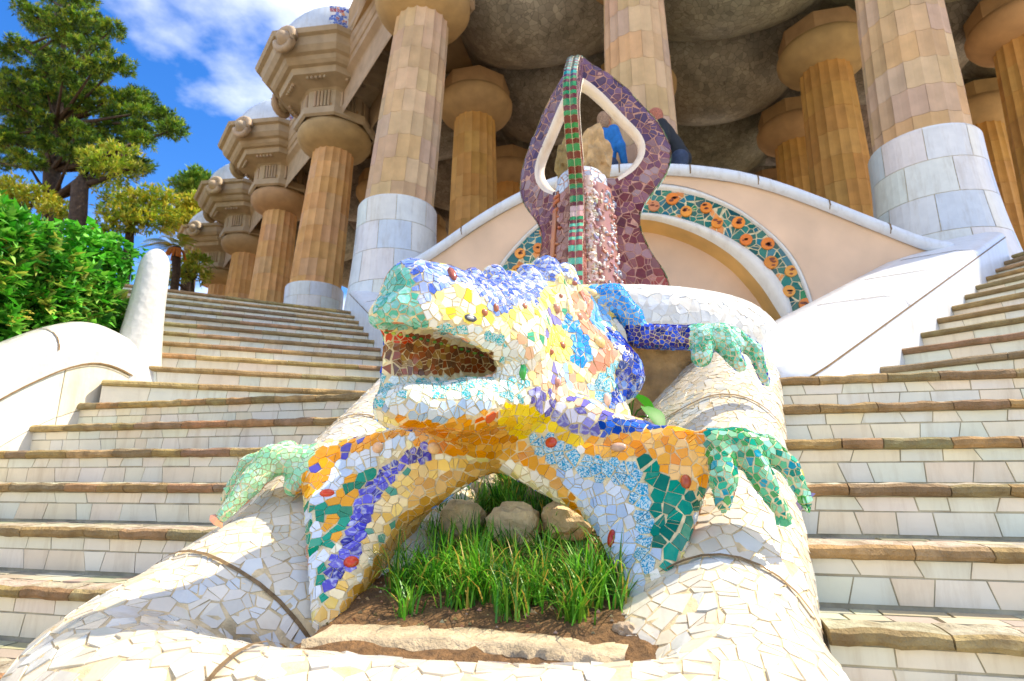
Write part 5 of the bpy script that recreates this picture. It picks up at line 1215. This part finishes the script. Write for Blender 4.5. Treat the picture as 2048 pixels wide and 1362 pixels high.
fw_c = [(.01, fw_r[0][1])] + fw_r
def fin(phi, side_edge):
    u = np.array([math.cos(phi), math.sin(phi), 0]); n = np.array([-math.sin(phi), math.cos(phi), 0]); T = .048
    def W(r, z, s): return tuple(np.array([TC[0], TC[1], 0]) + u * r + n * s + np.array([0, 0, z]))
    O = clean(fo_r, 60); I = clean(fi_c, 32)
    # pair each outer station with an inner one: the opening above, the core axis below
    zi = I[-1][1]
    oz = np.array([p[1] for p in O]); cut = int(np.argmax((oz < zi + .02) & (np.arange(60) > 10)))
    I2 = resample(I, cut) + [(.16 + .10 * (k / (60 - cut)), O[cut + k][1]) for k in range(60 - cut)]
    side = MB(); VV = []
    for s in (-1, 1):
        rows = []
        for (a, b), (c, d) in zip(O, I2): rows.append([W(a + (c - a) * t, b + (d - b) * t, s * T * (.78 + .22 * math.sin(math.pi * min(1, t * 1.6 + .1)))) for t in np.linspace(0.02, 1, 7)])
        v, f = grid_mesh(rows); V_, F_ = np.array(v), np.array(f)
        if (vert_normals(V_, F_) @ n).mean() * s < 0: F_ = F_[:, ::-1]
        VV.append((V_, F_)); side.add(v, [tuple(q) for q in F_])
    fo = side.build('fin', 'grout_red', tot, smooth=True)
    def st(P, nn):
        k = len(P); z = P[:, 2] + rng.normal(0, .06, k); c = np.zeros((k, 3))
        bands = [(3.75, ['5c4660', '6a5068', '553e52', '7a5c70', '714c58']), (3.35, ['6e4a58', '7d4640', '93706c', 'a58a88', '774c58', '8a5a58']), (3.0, ['6b2a1e', '7d3a28', '7f4a52', '5f241a', '8a5a62']), (2.7, ['8a5a50', '7d4038', 'a07a78', '6f2f24']), (0, ['a04a34', '8f5048', 'b07a6a', '7d3a28'])]
        for i in range(k):
            for zz_, pal in bands:
                if z[i] > zz_: c[i] = hexc(pal[rng.integers(0, len(pal))]); break
        return np.full(k, .058) * rng.uniform(.7, 1.25, k), np.clip(c * rng.uniform(.85, 1.15, (k, 1)), 0, 1), np.zeros(k)
    for V_, F_ in VV: mosaic(V_, F_, st, gap=.006, lift=.003, parent=fo, n_single=70, name='tile', seed=int(abs(phi) * 50) + 3, rmin=.045, flat=.2)
    # white inner strip round the opening
    Ip = resample(I, 30); Wn = [(a + (c - a) * .7, b + (d - b) * .7) for (a, b), (c, d) in zip(Ip, clean(fw_c, 30))]; rows = []
    for (a, b), (c, d) in zip(Ip, Wn): rows.append([W(a, b, T * .95), W(a * .6 + c * .4, b * .6 + d * .4, T * .98), W(c, d, T * .55), W(c, d, -T * .55), W(a * .6 + c * .4, b * .6 + d * .4, -T * .98), W(a, b, -T * .95)])
    v, f = grid_mesh(rows); mk('inner_strip', v, f, 'worn_glaze', fo, [jit(hexc('efe3cd'), .03)] * len(f), smooth=True)
    # edge tiles
    L = 0; O2 = resample(O, 170); i = 0; kk = 0
    cols_f = [hexc('2c8a4a'), hexc('6e2a1c')] if side_edge else [hexc('2fa08a'), hexc('e6ece4'), hexc('3f9a5a'), hexc('9fd0c4')]
    while i < 168:
        step = rnd.randint(2, 3) if side_edge else rnd.randint(2, 4); j = min(169, i + step)
        c = cols_f[kk % len(cols_f)] if rnd.random() > .08 else jit(hexc('cfa89a'), .1)
        if side_edge and O2[i][1] > 3.85: c = [hexc('1f8a80'), hexc('5d2f4a')][kk % 2]
        if side_edge and O2[i][1] < 2.85: c = [hexc('5fae8a'), hexc('8a4038')][kk % 2]
        for s0, s1 in ((-1, 0), (0, 1)) if side_edge else ((-1, 1),):
            mb = MB(); e = .004; rows = []
            for q in np.linspace(i + .12, j - .12, 3):
                a, b = O2[int(q)]; a2, b2 = O2[min(169, int(q) + 1)]; fr = q - int(q); rr, zz_ = a + (a2 - a) * fr, b + (b2 - b) * fr
                rows.append([W(rr + .0 + (.012 if True else 0), zz_, T * (s0 * .92 + (.04 if s0 == 0 else 0))), W(rr + .022, zz_, T * (s0 + s1) * .46), W(rr + .012, zz_, T * (s1 * .92 - (.04 if s1 == 0 else 0)))])
            v, f = grid_mesh(rows); mb.add(v, f, jit(c, .12)); mb.build('edge_tile', 'glazed', fo)
        i = j; kk += 1
    rows = []
    for a, b in O: rows.append([W(a + .002, b, -T * .99), W(a + .010, b, 0), W(a + .002, b, T * .99)])
    v, f = grid_mesh(rows); mk('edge_bed', v, f, 'grout_pale', fo, smooth=True)
for ph, fr in ((PR, False), (PL_, False), (PF, True)): fin(ph, fr)
# core with relief panels and a painted glare strip
cr_ = MB(); ztop = fi_r[-1][1]; cr_.lathe([(.32, TZ0), (.25, TZ0 + .35), (.20, ztop - .15), (.19, ztop), (.15, ztop + .05), (.08, ztop + .09), (.01, ztop + .1)], TC, 30)
co = cr_.build('core', 'grout_red', tot, smooth=True); CV, CFc = np.array(cr_.v), np.array([q for q in cr_.f if len(q) == 4])
def core_style(P, n):
    k = len(P); pal = np.array([hexc(h) for h in ('7d4a3a', '8f6058', '6f3a2c', 'a87a72', '9a6a5a')]); c = pal[rng.integers(0, 5, k)]; t = P[:, 2] > ztop - .12; c[t] = np.array(hexc('c4d0e0'))
    return np.full(k, .055) * rng.uniform(.7, 1.2, k), c * rng.uniform(.85, 1.12, (k, 1)), np.zeros(k)
mosaic(CV, CFc, core_style, gap=.005, parent=co, n_single=60, name='tile', seed=44, rmin=.045)
def panel(phi, wdt, z0, z1, pal, r0, kind):
    u = np.array([math.cos(phi), math.sin(phi), 0]); n = np.array([-math.sin(phi), math.cos(phi), 0])
    def W(s, z, o): t = (z - z0) / (z1 - z0); return Vector(np.array([TC[0], TC[1], 0]) + u * (r0 - .06 * t + o) + n * s + np.array([0, 0, z]))
    sl = MB(); rows = [[tuple(W(s, z, .035 * math.cos(s / wdt * 1.4) - (.04 if abs(s) > wdt * .98 else 0))) for s in np.linspace(-wdt, wdt, 9)] for z in np.linspace(z0, z1, 10)]
    v, f = grid_mesh(rows); V_, F_ = np.array(v), np.array(f)
    if (vert_normals(V_, F_) @ u).mean() < 0: f = [tuple(reversed(q)) for q in f]
    po = mk('relief_panel', v, f, 'glazed', co, [hexc(pal[0])] * len(f), smooth=True)
    rd_ = random.Random(int(phi * 100)); rl = MB()
    if kind == 'scroll':
        for _ in range(150):
            s, z = rd_.uniform(-wdt * .92, wdt * .92), rd_.uniform(z0 + .02, z1 - .02); rr = rd_.uniform(.010, .030); c = W(s, z, .030 * math.cos(s / wdt * 1.4)); nn = Vector(n); zz_ = Vector((0, 0, 1)); uu = Vector(u)
            turns = rd_.uniform(.5, 1.3) * math.pi; a0 = rd_.uniform(0, 6.28)
            rl.tube([c + (nn * math.cos(a0 + q) + zz_ * math.sin(a0 + q)) * rr * (1 - .35 * q / turns) + uu * .004 for q in np.linspace(0, turns, 7)], [.013 * (1 - .6 * abs(q)) for q in np.linspace(-1, 1, 7)], 6, jit(hexc(rd_.choice(pal)), .15))
    else:   # little classical column with capital and base
        for z, w_ in ((z0 + .05, .05), (z0 + .12, .04), (z1 - .12, .042), (z1 - .05, .055), (z1 - .01, .05)): rl.tube([W(-w_, z, .04), W(0, z, .055), W(w_, z, .04)], .016, 6, hexc(pal[1]))
        for s in (-.022, 0, .022): rl.tube([W(s, z0 + .12, .05), W(s, z1 - .12, .05)], .013, 6, hexc(pal[2]))
        for _ in range(16): s, z = rd_.uniform(-wdt, wdt), rd_.uniform(z0, z1); rl.tube([W(s - .02, z, .03), W(s, z + .015, .045), W(s + .02, z, .03)], .009, 5, jit(hexc(rd_.choice(pal)), .1))
    rl.build('relief', 'glazed', po, smooth=True)
panel(R(-34), .135, TZ0 + .05, ztop - .10, ['a8786c', 'c9ccd8', 'e6dcd4', 'b0705c', '9fa6c0', 'e0d8d0', 'c89480'], .245, 'scroll')
panel(R(-152), .085, TZ0 + .35, ztop - .14, ['8a6a66', 'c8744a', 'd08a5c', 'b9c0d0'], .215, 'col')
panel(R(-70), .05, TZ0 + .05, ztop - .06, ['ecdccc', 'f0e4d8', 'dcc0ac'], .25, 'scroll')  # whitish strip: sun glare on the core put into its colour
for x, y, rx, rz, lab in ((1190, 308, 22, 44, 'tall pale tan natural stone standing inside the finned sculpture'), (1132, 322, 15, 36, 'smaller dark ochre natural stone inside the finned sculpture')):
    p = pY(x, y, 4.08); s_ = np.linalg.norm(p - EYE) / FPX; v, f = rock_mesh(p, (rx * s_ * 1.2, rx * s_, rz * s_ * 1.25), 9 + x % 5, amp=.6, cl=2)
    tag(mk('natural_stone', v, f, 'rock', cols=[hexc('c9a878') if x > 1150 else hexc('97804f')] * len(f), smooth=False), lab, 'stone', 'stones inside the finned sculpture')

# ================================================================ PEOPLE
def person(label, foot, face, top_c, trouser_c, hair_c, lean=(0, 0), seated=False, arms=None, scale=1.0, cap=None):
    """foot: ground point between the feet; face: heading angle"""
    root = empty('person', label, 'person', 'visitors'); F0 = np.array(foot); fw = np.array([math.cos(face), math.sin(face), 0]); sd = np.array([-fw[1], fw[0], 0]); up = np.array([0, 0, 1.]); s = scale
    def Q(f_, l_, h_): return F0 + (fw * f_ + sd * l_ + up * h_) * s
    hipz = .47 if seated else .92; lx, ly = lean
    sh = lambda l: Q(lx, ly + l, hipz + .50); neck = Q(lx * 1.15, ly * 1.1, hipz + .56); head = Q(lx * 1.35 + .03, ly * 1.25, hipz + .70)
    legs = []
    for l in (-.095, .095):
        if seated: legs.append([(Q(0, l, hipz + .02), .085), (Q(.42, l * 1.3, hipz + .03), .065), (Q(.44, l * 1.3, .25), .055), (Q(.42, l * 1.3, .07), .042)])
        else: legs.append([(Q(0, l, hipz), .09), (Q(.02, l, .50), .065), (Q(0, l, .28), .055), (Q(-.01, l, .07), .042)])
    torso = [(Q(0, 0, hipz + .03), .135), (Q(lx * .45, ly * .45, hipz + .24), .125), (Q(lx * .9, ly * .9, hipz + .42), .13)]
    if arms is None: arms = [[(.02, -.26, -.27), (.14, -.22, -.48)], [(.02, .26, -.27), (.14, .22, -.48)]]
    armp = []
    for k, (e, w_) in enumerate(arms):
        l = -.17 if k == 0 else .17; b = np.array([lx, ly, hipz + .50]); armp.append([(sh(l), .058), (Q(*(b + e)), .045), (Q(*(b + w_)), .033)])
    lo = F0 - s * np.array([.85, .85, .1]); hi = F0 + s * np.array([.95, .95, 2.0])
    def run(build, h=.02):
        Fd = Field(lo, hi, h); build(Fd); return Fd.mesh(1)
    def put(nm, bd, m, col, h=.022):
        V_, F_ = run(bd, h)
        if len(F_) == 0: return
        c0_ = V_[F_].mean(1); nn2 = np.cross(V_[F_[:, 2]] - V_[F_[:, 0]], V_[F_[:, 3]] - V_[F_[:, 1]])
        if ((c0_ - V_.mean(0)) * nn2).sum() < 0: F_ = F_[:, ::-1]
        return mk(nm, V_, F_, m, root, [col] * len(F_), smooth=True)
    def skin(Fd):
        Fd.chain([(a, r * s * .8) for a, r in torso], .04); Fd.cone(torso[-1][0], neck, .06 * s, .052 * s, .03); Fd.cone(neck, head, .05 * s, .05 * s, .02)
        Fd.ell(head + up * .035 * s, np.array([.095, .078, .115]) * s, np.stack([fw, sd, up], 1), .02)
        Fd.ell(head + fw * .085 * s - up * .03 * s, np.array([.03, .045, .05]) * s, np.stack([fw, sd, up], 1), .02); Fd.ell(head + fw * .105 * s + up * .005 * s, np.array([.018, .012, .022]) * s, None, .01)
        for k in (-1, 1): Fd.ell(head + sd * k * .08 * s + up * .01 * s, np.array([.018, .012, .03]) * s, None, .008)
        for a in armp:
            Fd.chain([(p, r * s * .85) for p, r in a], .02); d_ = a[2][0] - a[1][0]; d_ = d_ / np.linalg.norm(d_); hc = a[2][0] + d_ * .06 * s; ax2 = np.cross(d_, up); ax2 = ax2 / max(1e-6, np.linalg.norm(ax2))
            Fd.cone(a[2][0], hc, .028 * s, .034 * s, .012)
            for q in (-.03, -.01, .01, .03): Fd.chain([(hc + ax2 * q * s, .011 * s), (hc + d_ * .05 * s + ax2 * q * 1.2 * s - up * .005 * s, .010 * s), (hc + d_ * (.085 - abs(q) * .5) * s + ax2 * q * 1.2 * s - up * .02 * s, .008 * s)], .004)
            Fd.chain([(hc + ax2 * .032 * s - d_ * .02 * s, .011 * s), (hc + ax2 * .062 * s + d_ * .02 * s, .009 * s)], .004)
        for l in legs: Fd.chain([(p, r * s * .8) for p, r in l], .02)
    put('body', skin, 'skin', (1, 1, 1), .016)
    def jacket(Fd):
        Fd.chain([(a, r * s * 1.12) for a, r in torso], .04)
        for l in (-.12, .12): Fd.chain([(torso[0][0] + sd * l * .5 * s, .10 * s), (torso[2][0] + sd * l * .8 * s, .115 * s), (sh(l * 1.35), .075 * s)], .04)
        for a in armp: Fd.chain([(a[0][0], .072 * s), (a[1][0], .060 * s), (a[1][0] + (a[2][0] - a[1][0]) * .88, .048 * s)], .03)
        Fd.cone(torso[-1][0], neck, .08 * s, .068 * s, .03)
    put('jacket', jacket, 'cloth', hexc(top_c))
    def trousers(Fd):
        Fd.cone(legs[0][0][0], legs[1][0][0], .115 * s, .115 * s, .03)
        for l in legs: Fd.chain([(p, r * s * 1.15) for p, r in l[:3]] + [(l[2][0] + (l[3][0] - l[2][0]) * .8, .055 * s)], .03)
    put('trousers', trousers, 'cloth', hexc(trouser_c))
    def shoes(Fd):
        for l in legs: Fd.cone(l[3][0] - up * .02 * s, l[3][0] + fw * .15 * s - up * .03 * s, .048 * s, .038 * s, .02)
    put('shoe_pair', shoes, 'cloth', hexc('2a2724'))
    def hair(Fd):
        Fd.ell(head + up * .055 * s - fw * .018 * s, np.array([.108, .092, .115]) * s, np.stack([fw, sd, up], 1), .02); Fd.ell(head + fw * .09 * s - up * .02 * s, np.array([.06, .09, .10]) * s, np.stack([fw, sd, up], 1), .02, 'sub')
        if not cap: Fd.ell(head - fw * .05 * s - up * .04 * s, np.array([.07, .085, .09]) * s, np.stack([fw, sd, up], 1), .03)
    put('cap' if cap else 'hair', hair, 'hair' if not cap else 'cloth', hexc(cap or hair_c), .014)
    return root
p = pY(1204, 240, 7.2); person('person in a blue jacket with light brown hair behind the coping', (p[0], 7.25, HF), R(55), '1f6fb8', '2b3a56', '9a7a5c', lean=(.02, 0), scale=1.02)
p = pY(1352, 240, 7.2); person('person in a black jacket leaning over the coping', (p[0] + .02, 7.28, HF), R(175), '20262c', '33415a', 'b06a50', lean=(.20, 0), scale=1.0, arms=[[(.0, -.24, -.26), (.22, -.18, -.40)], [(-.04, .24, -.24), (-.02, .3, -.5)]])
p = pY(1470, 690, 6.05); h_ = pY(1538, 664, 6.0)
person('person seated in the niche, only a bare arm along the rail showing', (p[0] - .42, 6.0, 1.66), R(-80), 'b06a4a', '3a3f4a', '4a3626', seated=True, scale=.92, arms=[[(.1, -.3, -.2), (.3, -.2, -.35)], [(-.05, .42, -.10), (.02, .80, -.02)]])
p = pY(800, 760, 4.7); person('person in a red top sitting on the left stairs behind the lizard head', (p[0] + .42, 4.75, 1.98), R(-100), 'b8403c', '22242a', '2a211c', seated=True, scale=.85)
# ================================================================ GARDEN AND TREES
hl = []
for y in np.concatenate([np.linspace(-3, 8, 23), np.linspace(9, 80, 24)]):
    hl.append([(x, y, (2.0 if y > 1 else .8 + .3 * (y + 3)) * min(1, max(0, (-4.02 - x) / .1)) + (.06 * max(0, y - 6) if y < 30 else 1.44 + .02 * (y - 30)) + .15 * noise.noise(Vector((x * .3, y * .3, 0)))) for x in (-4.02, -4.15, -4.6, -5.4, -6.4, -7.6, -12, -18, -26, -40, -70, -120)])
for r in hl:   # keep the ground below the stairs and the hall
    for j, (x, y, z) in enumerate(r):
        if y > 3.2 and x > -6.5 - (y - 5.2) * .9: r[j] = (x, y, 1.2)
v, f = grid_mesh(hl); tag(mk('garden_terrain', v, f, 'soil', smooth=True), kind='structure')
def leaf_cloud(mb, pts, nrm, L, W, pal, rd, up_bias=.4, rosette=1, droop=.15):
    for p, n in zip(pts, nrm):
        c0 = rd.choice(pal); b = Vector(p); n = Vector(n)
        for k in range(rosette):
            d = Vector((rd.gauss(0, 1), rd.gauss(0, 1), rd.gauss(0, 1))) * .75 + n * .9 + Vector((0, 0, up_bias)); d.normalize()
            up = Vector((rd.gauss(0, .4), rd.gauss(0, .4), 1)); s_ = d.cross(up).normalized(); nn = s_.cross(d); l = L * rd.uniform(.6, 1.2); w_ = W * rd.uniform(.7, 1.2)
            q = [b, b + d * l * .45 - s_ * w_ + nn * w_ * .2, b + d * l * .5 - nn * w_ * .15, b + d * l * .45 + s_ * w_ + nn * w_ * .2, b + d * l - nn * l * droop]
            mb.add([tuple(x) for x in q], [(0, 1, 2), (0, 2, 3), (1, 4, 2), (2, 4, 3)], jit(c0, .18))
# ---- broad-leaved hedge
rd = random.Random(3)
shrub = empty('hedge_shrub', 'dense glossy green hedge with pale yellow flowers behind the garden wall', 'hedge')
def hedge_top(x, y):
    t = (y - 1.6) / 2.4; return 2.58 + .62 * max(0, min(1, (-4.0 - x) / .6)) + .22 * noise.noise(Vector((x * 1.3, y * 1.3, 5))) + .12 * math.sin(y * 3) + .10 * max(0, 2.8 - y) - .35 * max(0, y - 3.3)
pts, nrm = [], []
for _ in range(5200):
    x, y = rd.uniform(-6.4, -3.98), rd.uniform(1.2, 3.75)
    if rd.random() < .45: x = rd.uniform(-4.25, -3.93); z = rd.uniform(1.9, hedge_top(x, y)); n = (1, -.3, .1); x = -3.95 - .25 * abs(noise.noise(Vector((y * 3, z * 3, 1)))) - rd.random() ** 2 * .15 + .10 * max(0, min(1, (z - 2.1) / .5))
    else: z = hedge_top(x, y) - rd.random() ** 2 * .35; n = (.2, -.3, .8)
    pts.append((x, y, z)); nrm.append(n)
hm = MB(); leaf_cloud(hm, pts, nrm, .10, .021, [hexc(h) for h in ('479a20', '5aab2a', '33821c', '70b838', '2c6e1a', '8cc64c', 'a3b84a')], rd, .35, 5); hm.build('foliage', 'leaf', shrub)
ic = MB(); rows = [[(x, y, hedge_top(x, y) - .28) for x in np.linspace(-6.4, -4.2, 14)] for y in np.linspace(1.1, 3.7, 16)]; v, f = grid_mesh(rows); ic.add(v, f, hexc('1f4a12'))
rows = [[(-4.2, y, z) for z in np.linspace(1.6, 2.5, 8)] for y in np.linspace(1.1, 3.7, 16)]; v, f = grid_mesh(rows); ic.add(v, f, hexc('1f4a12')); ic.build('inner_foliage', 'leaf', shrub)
stm = MB()
for _ in range(40): x, y = rd.uniform(-6, -4.05), rd.uniform(1.4, 3.6); stm.tube([(x, y, 1.5), (x + rd.uniform(-.1, .1), y + rd.uniform(-.1, .1), hedge_top(x, y) - .1)], [.014, .006], 5, hexc('5a4a30'))
stm.build('stem', 'bark', shrub)
for px, py in ((72, 470), (128, 482), (146, 508), (45, 632), (100, 560), (190, 540), (66, 505), (20, 640), (230, 600)):
    for X_ in np.linspace(-3.6, -5.5, 40):
        p = pX(px, py, X_)
        if p[2] < hedge_top(p[0], p[1]) + .04 and X_ < -3.9: break
    fm = MB()
    for _ in range(18):
        o_ = Vector((rd.gauss(0, .03), rd.gauss(0, .03), rd.gauss(0, .02))) + Vector(p); 
        for a in np.linspace(0, 6.28, 5, False): fm.add([tuple(o_), tuple(o_ + Vector((math.cos(a - .4) * .012, math.sin(a - .4) * .012, .006))), tuple(o_ + Vector((math.cos(a) * .02, math.sin(a) * .02, .004))), tuple(o_ + Vector((math.cos(a + .4) * .012, math.sin(a + .4) * .012, .006)))], [(0, 1, 2, 3)], jit(hexc('e2dc6a'), .15))
    fm.build('flower_cluster', 'leaf', shrub)
ivy = empty('climbing_shrub', 'bright green climbing shrub spilling over the newel post', 'shrub')
pts, nrm = [], []
for _ in range(1100):
    a = rd.random(); y = 3.05 + .55 * rd.random(); x = -4.12 + .24 * rd.random() - .25 * (1 - a); z = 2.25 + .78 * a + .1 * noise.noise(Vector((x * 5, y * 5, 0))); pts.append((x, y, z)); nrm.append((.7, -.6, .3))
im = MB(); leaf_cloud(im, pts, nrm, .07, .030, [hexc(h) for h in ('57b02a', '6cc03a', '469c24', '82cc4c')], rd, .1, 2, .3); im.build('foliage', 'leaf', ivy)
sm = MB(); 
for _ in range(8): y = rd.uniform(3.1, 3.55); sm.tube([(-4.15, y, 1.9), (-4.1, y + rd.uniform(-.1, .1), 2.4), (-4.05, y + rd.uniform(-.15, .15), 2.9)], [.012, .008, .004], 5, hexc('5a4a30'))
sm.build('stem', 'bark', ivy)

# ---- trees
def tree(name, label, trunk, clumps, pal, leafL, leafW, dens, seed, cat='tree', mat_='needle', flatz=.5, rosette=4, limbs=True, group=None):
    """trunk: [(px,py,Y,r)], clumps: [(px,py,Y,rpx)]; every clump is a cloud of leaf sprays hung on a limb"""
    rd = random.Random(seed); root = empty(name, label, cat, group); tp = [(pY(x, y, Y_), r) for x, y, Y_, r in trunk]; tp = [(np.array([tp[0][0][0], tp[0][0][1], 1.0]), tp[0][1] * 1.15)] + tp
    b = MB(); b.tube([Vector(p) for p, r in tp], [r for p, r in tp], 10, (1, 1, 1))
    crown = MB(); tops = [p for p, r in tp]; tops[0] = tops[1]
    for (x, y, Y_, rp) in clumps:
        c = pY(x, y, Y_); r = rp * np.linalg.norm(c - EYE) / FPX
        if limbs:
            k = min(range(len(tops)), key=lambda i: abs(tops[i][2] - (c[2] - r * .8)) + .2 * np.linalg.norm(tops[i] - c)); a = tops[k]; mid = (a + c) / 2 + np.array([0, 0, -.1 * r])
            b.tube([Vector(a), Vector(mid), Vector(c)], [min(tp[k][1] * .5, .10), .05, .02], 6, (1, 1, 1))
        pts, nrm = [], []
        for _ in range(int(dens * (r ** 2) * 10)):
            d = Vector((rd.gauss(0, 1), rd.gauss(0, 1), rd.gauss(0, 1))).normalized(); k = r * (rd.random() ** .45) * (1 + .45 * noise.noise(d * 2.2 + Vector(c)))
            q = Vector(c) + Vector((d.x * k, d.y * k, d.z * k * flatz)); pts.append(q); nrm.append((d.x, d.y, d.z * .6 + .3))
        leaf_cloud(crown, pts, nrm, leafL, leafW, pal, rd, .35, rosette, .05)
    b.build('trunk', 'bark', root, smooth=True); crown.build('crown', mat_, root); return root
PINE = [hexc(h) for h in ('3e5e18', '547a20', '2c4c12', '789a28', '628420', '98a830')]
rd = random.Random(8); cl = []
prof = [(0, 210, 38), (30, 140, 110), (60, 60, 235), (95, 20, 250), (130, 60, 225), (165, 10, 235), (200, 0, 240), (235, 30, 290), (265, 0, 350), (290, 10, 330), (315, 0, 250), (345, 0, 180)]
for y, x0, x1 in ((8, 80, 190), (34, 60, 205), (64, 30, 238), (98, 0, 240), (128, 90, 242), (150, -20, 200), (178, -20, 190), (205, -20, 300), (232, 20, 350), (262, 0, 365), (288, -20, 300), (315, -20, 250), (335, 180, 300)):
    n_ = max(2, int((x1 - x0) / 30))
    for i in range(n_):
        if rd.random() < .14: continue
        cl.append((x0 + 14 + (x1 - x0 - 28) * i / max(1, n_ - 1) + rd.uniform(-10, 10), y + rd.uniform(-9, 9), 13.5 + rd.uniform(-1.4, 1.4), rd.uniform(15, 26)))
tree('conifer_tree', 'tall dark conifer with layered branches at the upper left', [(106, 480, 13.5, .30), (104, 400, 13.5, .26), (104, 340, 13.5, .24), (112, 250, 13.5, .18), (122, 150, 13.5, .12), (130, 60, 13.5, .06), (132, 15, 13.5, .03)], cl, PINE, .17, .015, 66, 1, flatz=.34, rosette=10)
LIME = [hexc(h) for h in ('9aac30', '8ea42a', 'b4bc3a', '7e9a26', 'c8c648')]
tree('leaning_tree', 'leaning grey-trunked tree with yellow-green foliage in front of the conifer', [(150, 520, 8.6, .17), (153, 470, 8.6, .165), (157, 420, 8.6, .155), (160, 370, 8.6, .15), (172, 335, 8.7, .10), (215, 310, 8.8, .06), (262, 288, 8.9, .03)],
     [(205, 330, 8.8, 34), (240, 345, 8.9, 30), (190, 355, 8.8, 24), (255, 310, 9, 24), (225, 300, 9, 22), (180, 318, 8.7, 20), (270, 340, 9, 20)], LIME, .13, .016, 60, 2, flatz=.6, rosette=6)
tree('yellow_shrub_tree', 'yellow-green bushy tree low behind the hedge at the left edge', [(60, 470, 10.5, .10), (55, 420, 10.5, .07)], [(20, 400, 10.5, 34), (70, 395, 10.5, 30), (40, 378, 10.7, 26), (105, 415, 10.4, 24), (5, 370, 10.8, 24), (130, 430, 10.4, 22)], [hexc(h) for h in ('9a9a20', '8a9422', 'b0a82a', '7a8a20')], .15, .022, 55, 3, flatz=.7, rosette=5)
tree('spreading_tree', 'yellow-green spreading tree between the leaning trunk and the cornice', [(255, 520, 13, .14), (262, 440, 13, .10), (270, 390, 13, .06)], [(235, 395, 13, 36), (275, 410, 13, 38), (310, 400, 13.2, 32), (260, 440, 12.8, 34), (300, 445, 13, 32), (335, 430, 13.3, 28), (225, 430, 12.8, 28), (330, 395, 13.4, 22), (215, 460, 12.5, 26)], [hexc(h) for h in ('a4b02c', 'bcbc36', '8ea42a', 'ccc240', '7a9628')], .17, .024, 50, 4, flatz=.6, rosette=5)
tree('round_pine', 'distant round-topped green pine against the cloud', [(395, 480, 34, .25), (396, 400, 34, .2)], [(375, 378, 34, 26), (400, 365, 34, 30), (425, 375, 34, 24), (392, 385, 34, 26), (412, 388, 34, 22)], [hexc(h) for h in ('5f8a2a', '4f7a22', '74982e', '86a436')], .5, .08, 16, 5, flatz=.6, rosette=5)
tree('golden_tree', 'bright yellow-green leafy tree beside the far cornice', [(375, 540, 22, .2), (378, 450, 22, .12)], [(365, 415, 22, 28), (390, 410, 22, 26), (375, 445, 22, 28), (395, 440, 22.5, 22), (350, 450, 21.5, 24)], [hexc(h) for h in ('c4b82e', 'a8ac2c', 'd2c440', '90a02a')], .3, .05, 26, 6, flatz=.7, rosette=5)
tree('low_bush', 'low yellow-green bush at the foot of the far columns', [(385, 590, 17, .08), (385, 560, 17, .05)], [(370, 540, 17, 26), (395, 550, 17, 24), (345, 555, 16.5, 22), (380, 520, 17.2, 20), (400, 525, 17.4, 18)], [hexc(h) for h in ('9aa82c', '7d9426', 'b4b23a')], .2, .035, 34, 7, flatz=.8, rosette=5)
# palm
pr_ = empty('palm_tree', 'small palm with orange-brown fruit stalks by the far columns', 'palm'); pb_, pt_ = pY(352, 600, 15.5), pY(353, 495, 15.5)
pm = MB(); pm.tube([Vector((pb_[0], pb_[1], 1.0)), Vector((pb_ + pt_) / 2), Vector(pt_)], [.16, .13, .15], 10, (1, 1, 1)); pm.build('trunk', 'bark', pr_, smooth=True)
for k in range(34):
    a = rd.uniform(0, 6.283); el = rd.uniform(-.3, 1.2); L = rd.uniform(.9, 1.35); d = Vector((math.cos(a) * math.cos(el), math.sin(a) * math.cos(el), math.sin(el))); s_ = d.cross(Vector((0, 0, 1))).normalized(); fm = MB(); c = jit(hexc(rd.choice(['a8a42e', '8f9a2a', 'c0b23c', '7a8a26'])), .15)
    for t in np.linspace(.15, 1, 16):
        q = Vector(pt_) + d * L * t - Vector((0, 0, .55 * t * t * L)); w_ = .26 * math.sin(math.pi * (t * .85 + .1))
        for sg in (-1, 1): e = q + s_ * sg * w_ + d * .14 - Vector((0, 0, .10)); fm.add([tuple(q), tuple(q + d * .03), tuple(e)], [(0, 1, 2)], c)
    fm.build('frond', 'leaf', pr_)
fs_ = MB()
for k in range(12): a = rd.uniform(0, 6.28); fs_.tube([Vector(pt_), Vector(pt_) + Vector((math.cos(a) * .2, math.sin(a) * .2, -.1)), Vector(pt_) + Vector((math.cos(a) * .32, math.sin(a) * .32, -.4))], [.03, .05, .04], 6, hexc('c8742a'))
fs_.build('fruit_stalk', 'cloth', pr_)
print('objects', len(bpy.data.objects), 'tris', sum(sum(len(p.vertices) - 2 for p in o.data.polygons) for o in bpy.data.objects if o.type == 'MESH' and len(o.data.polygons) < 10**6))
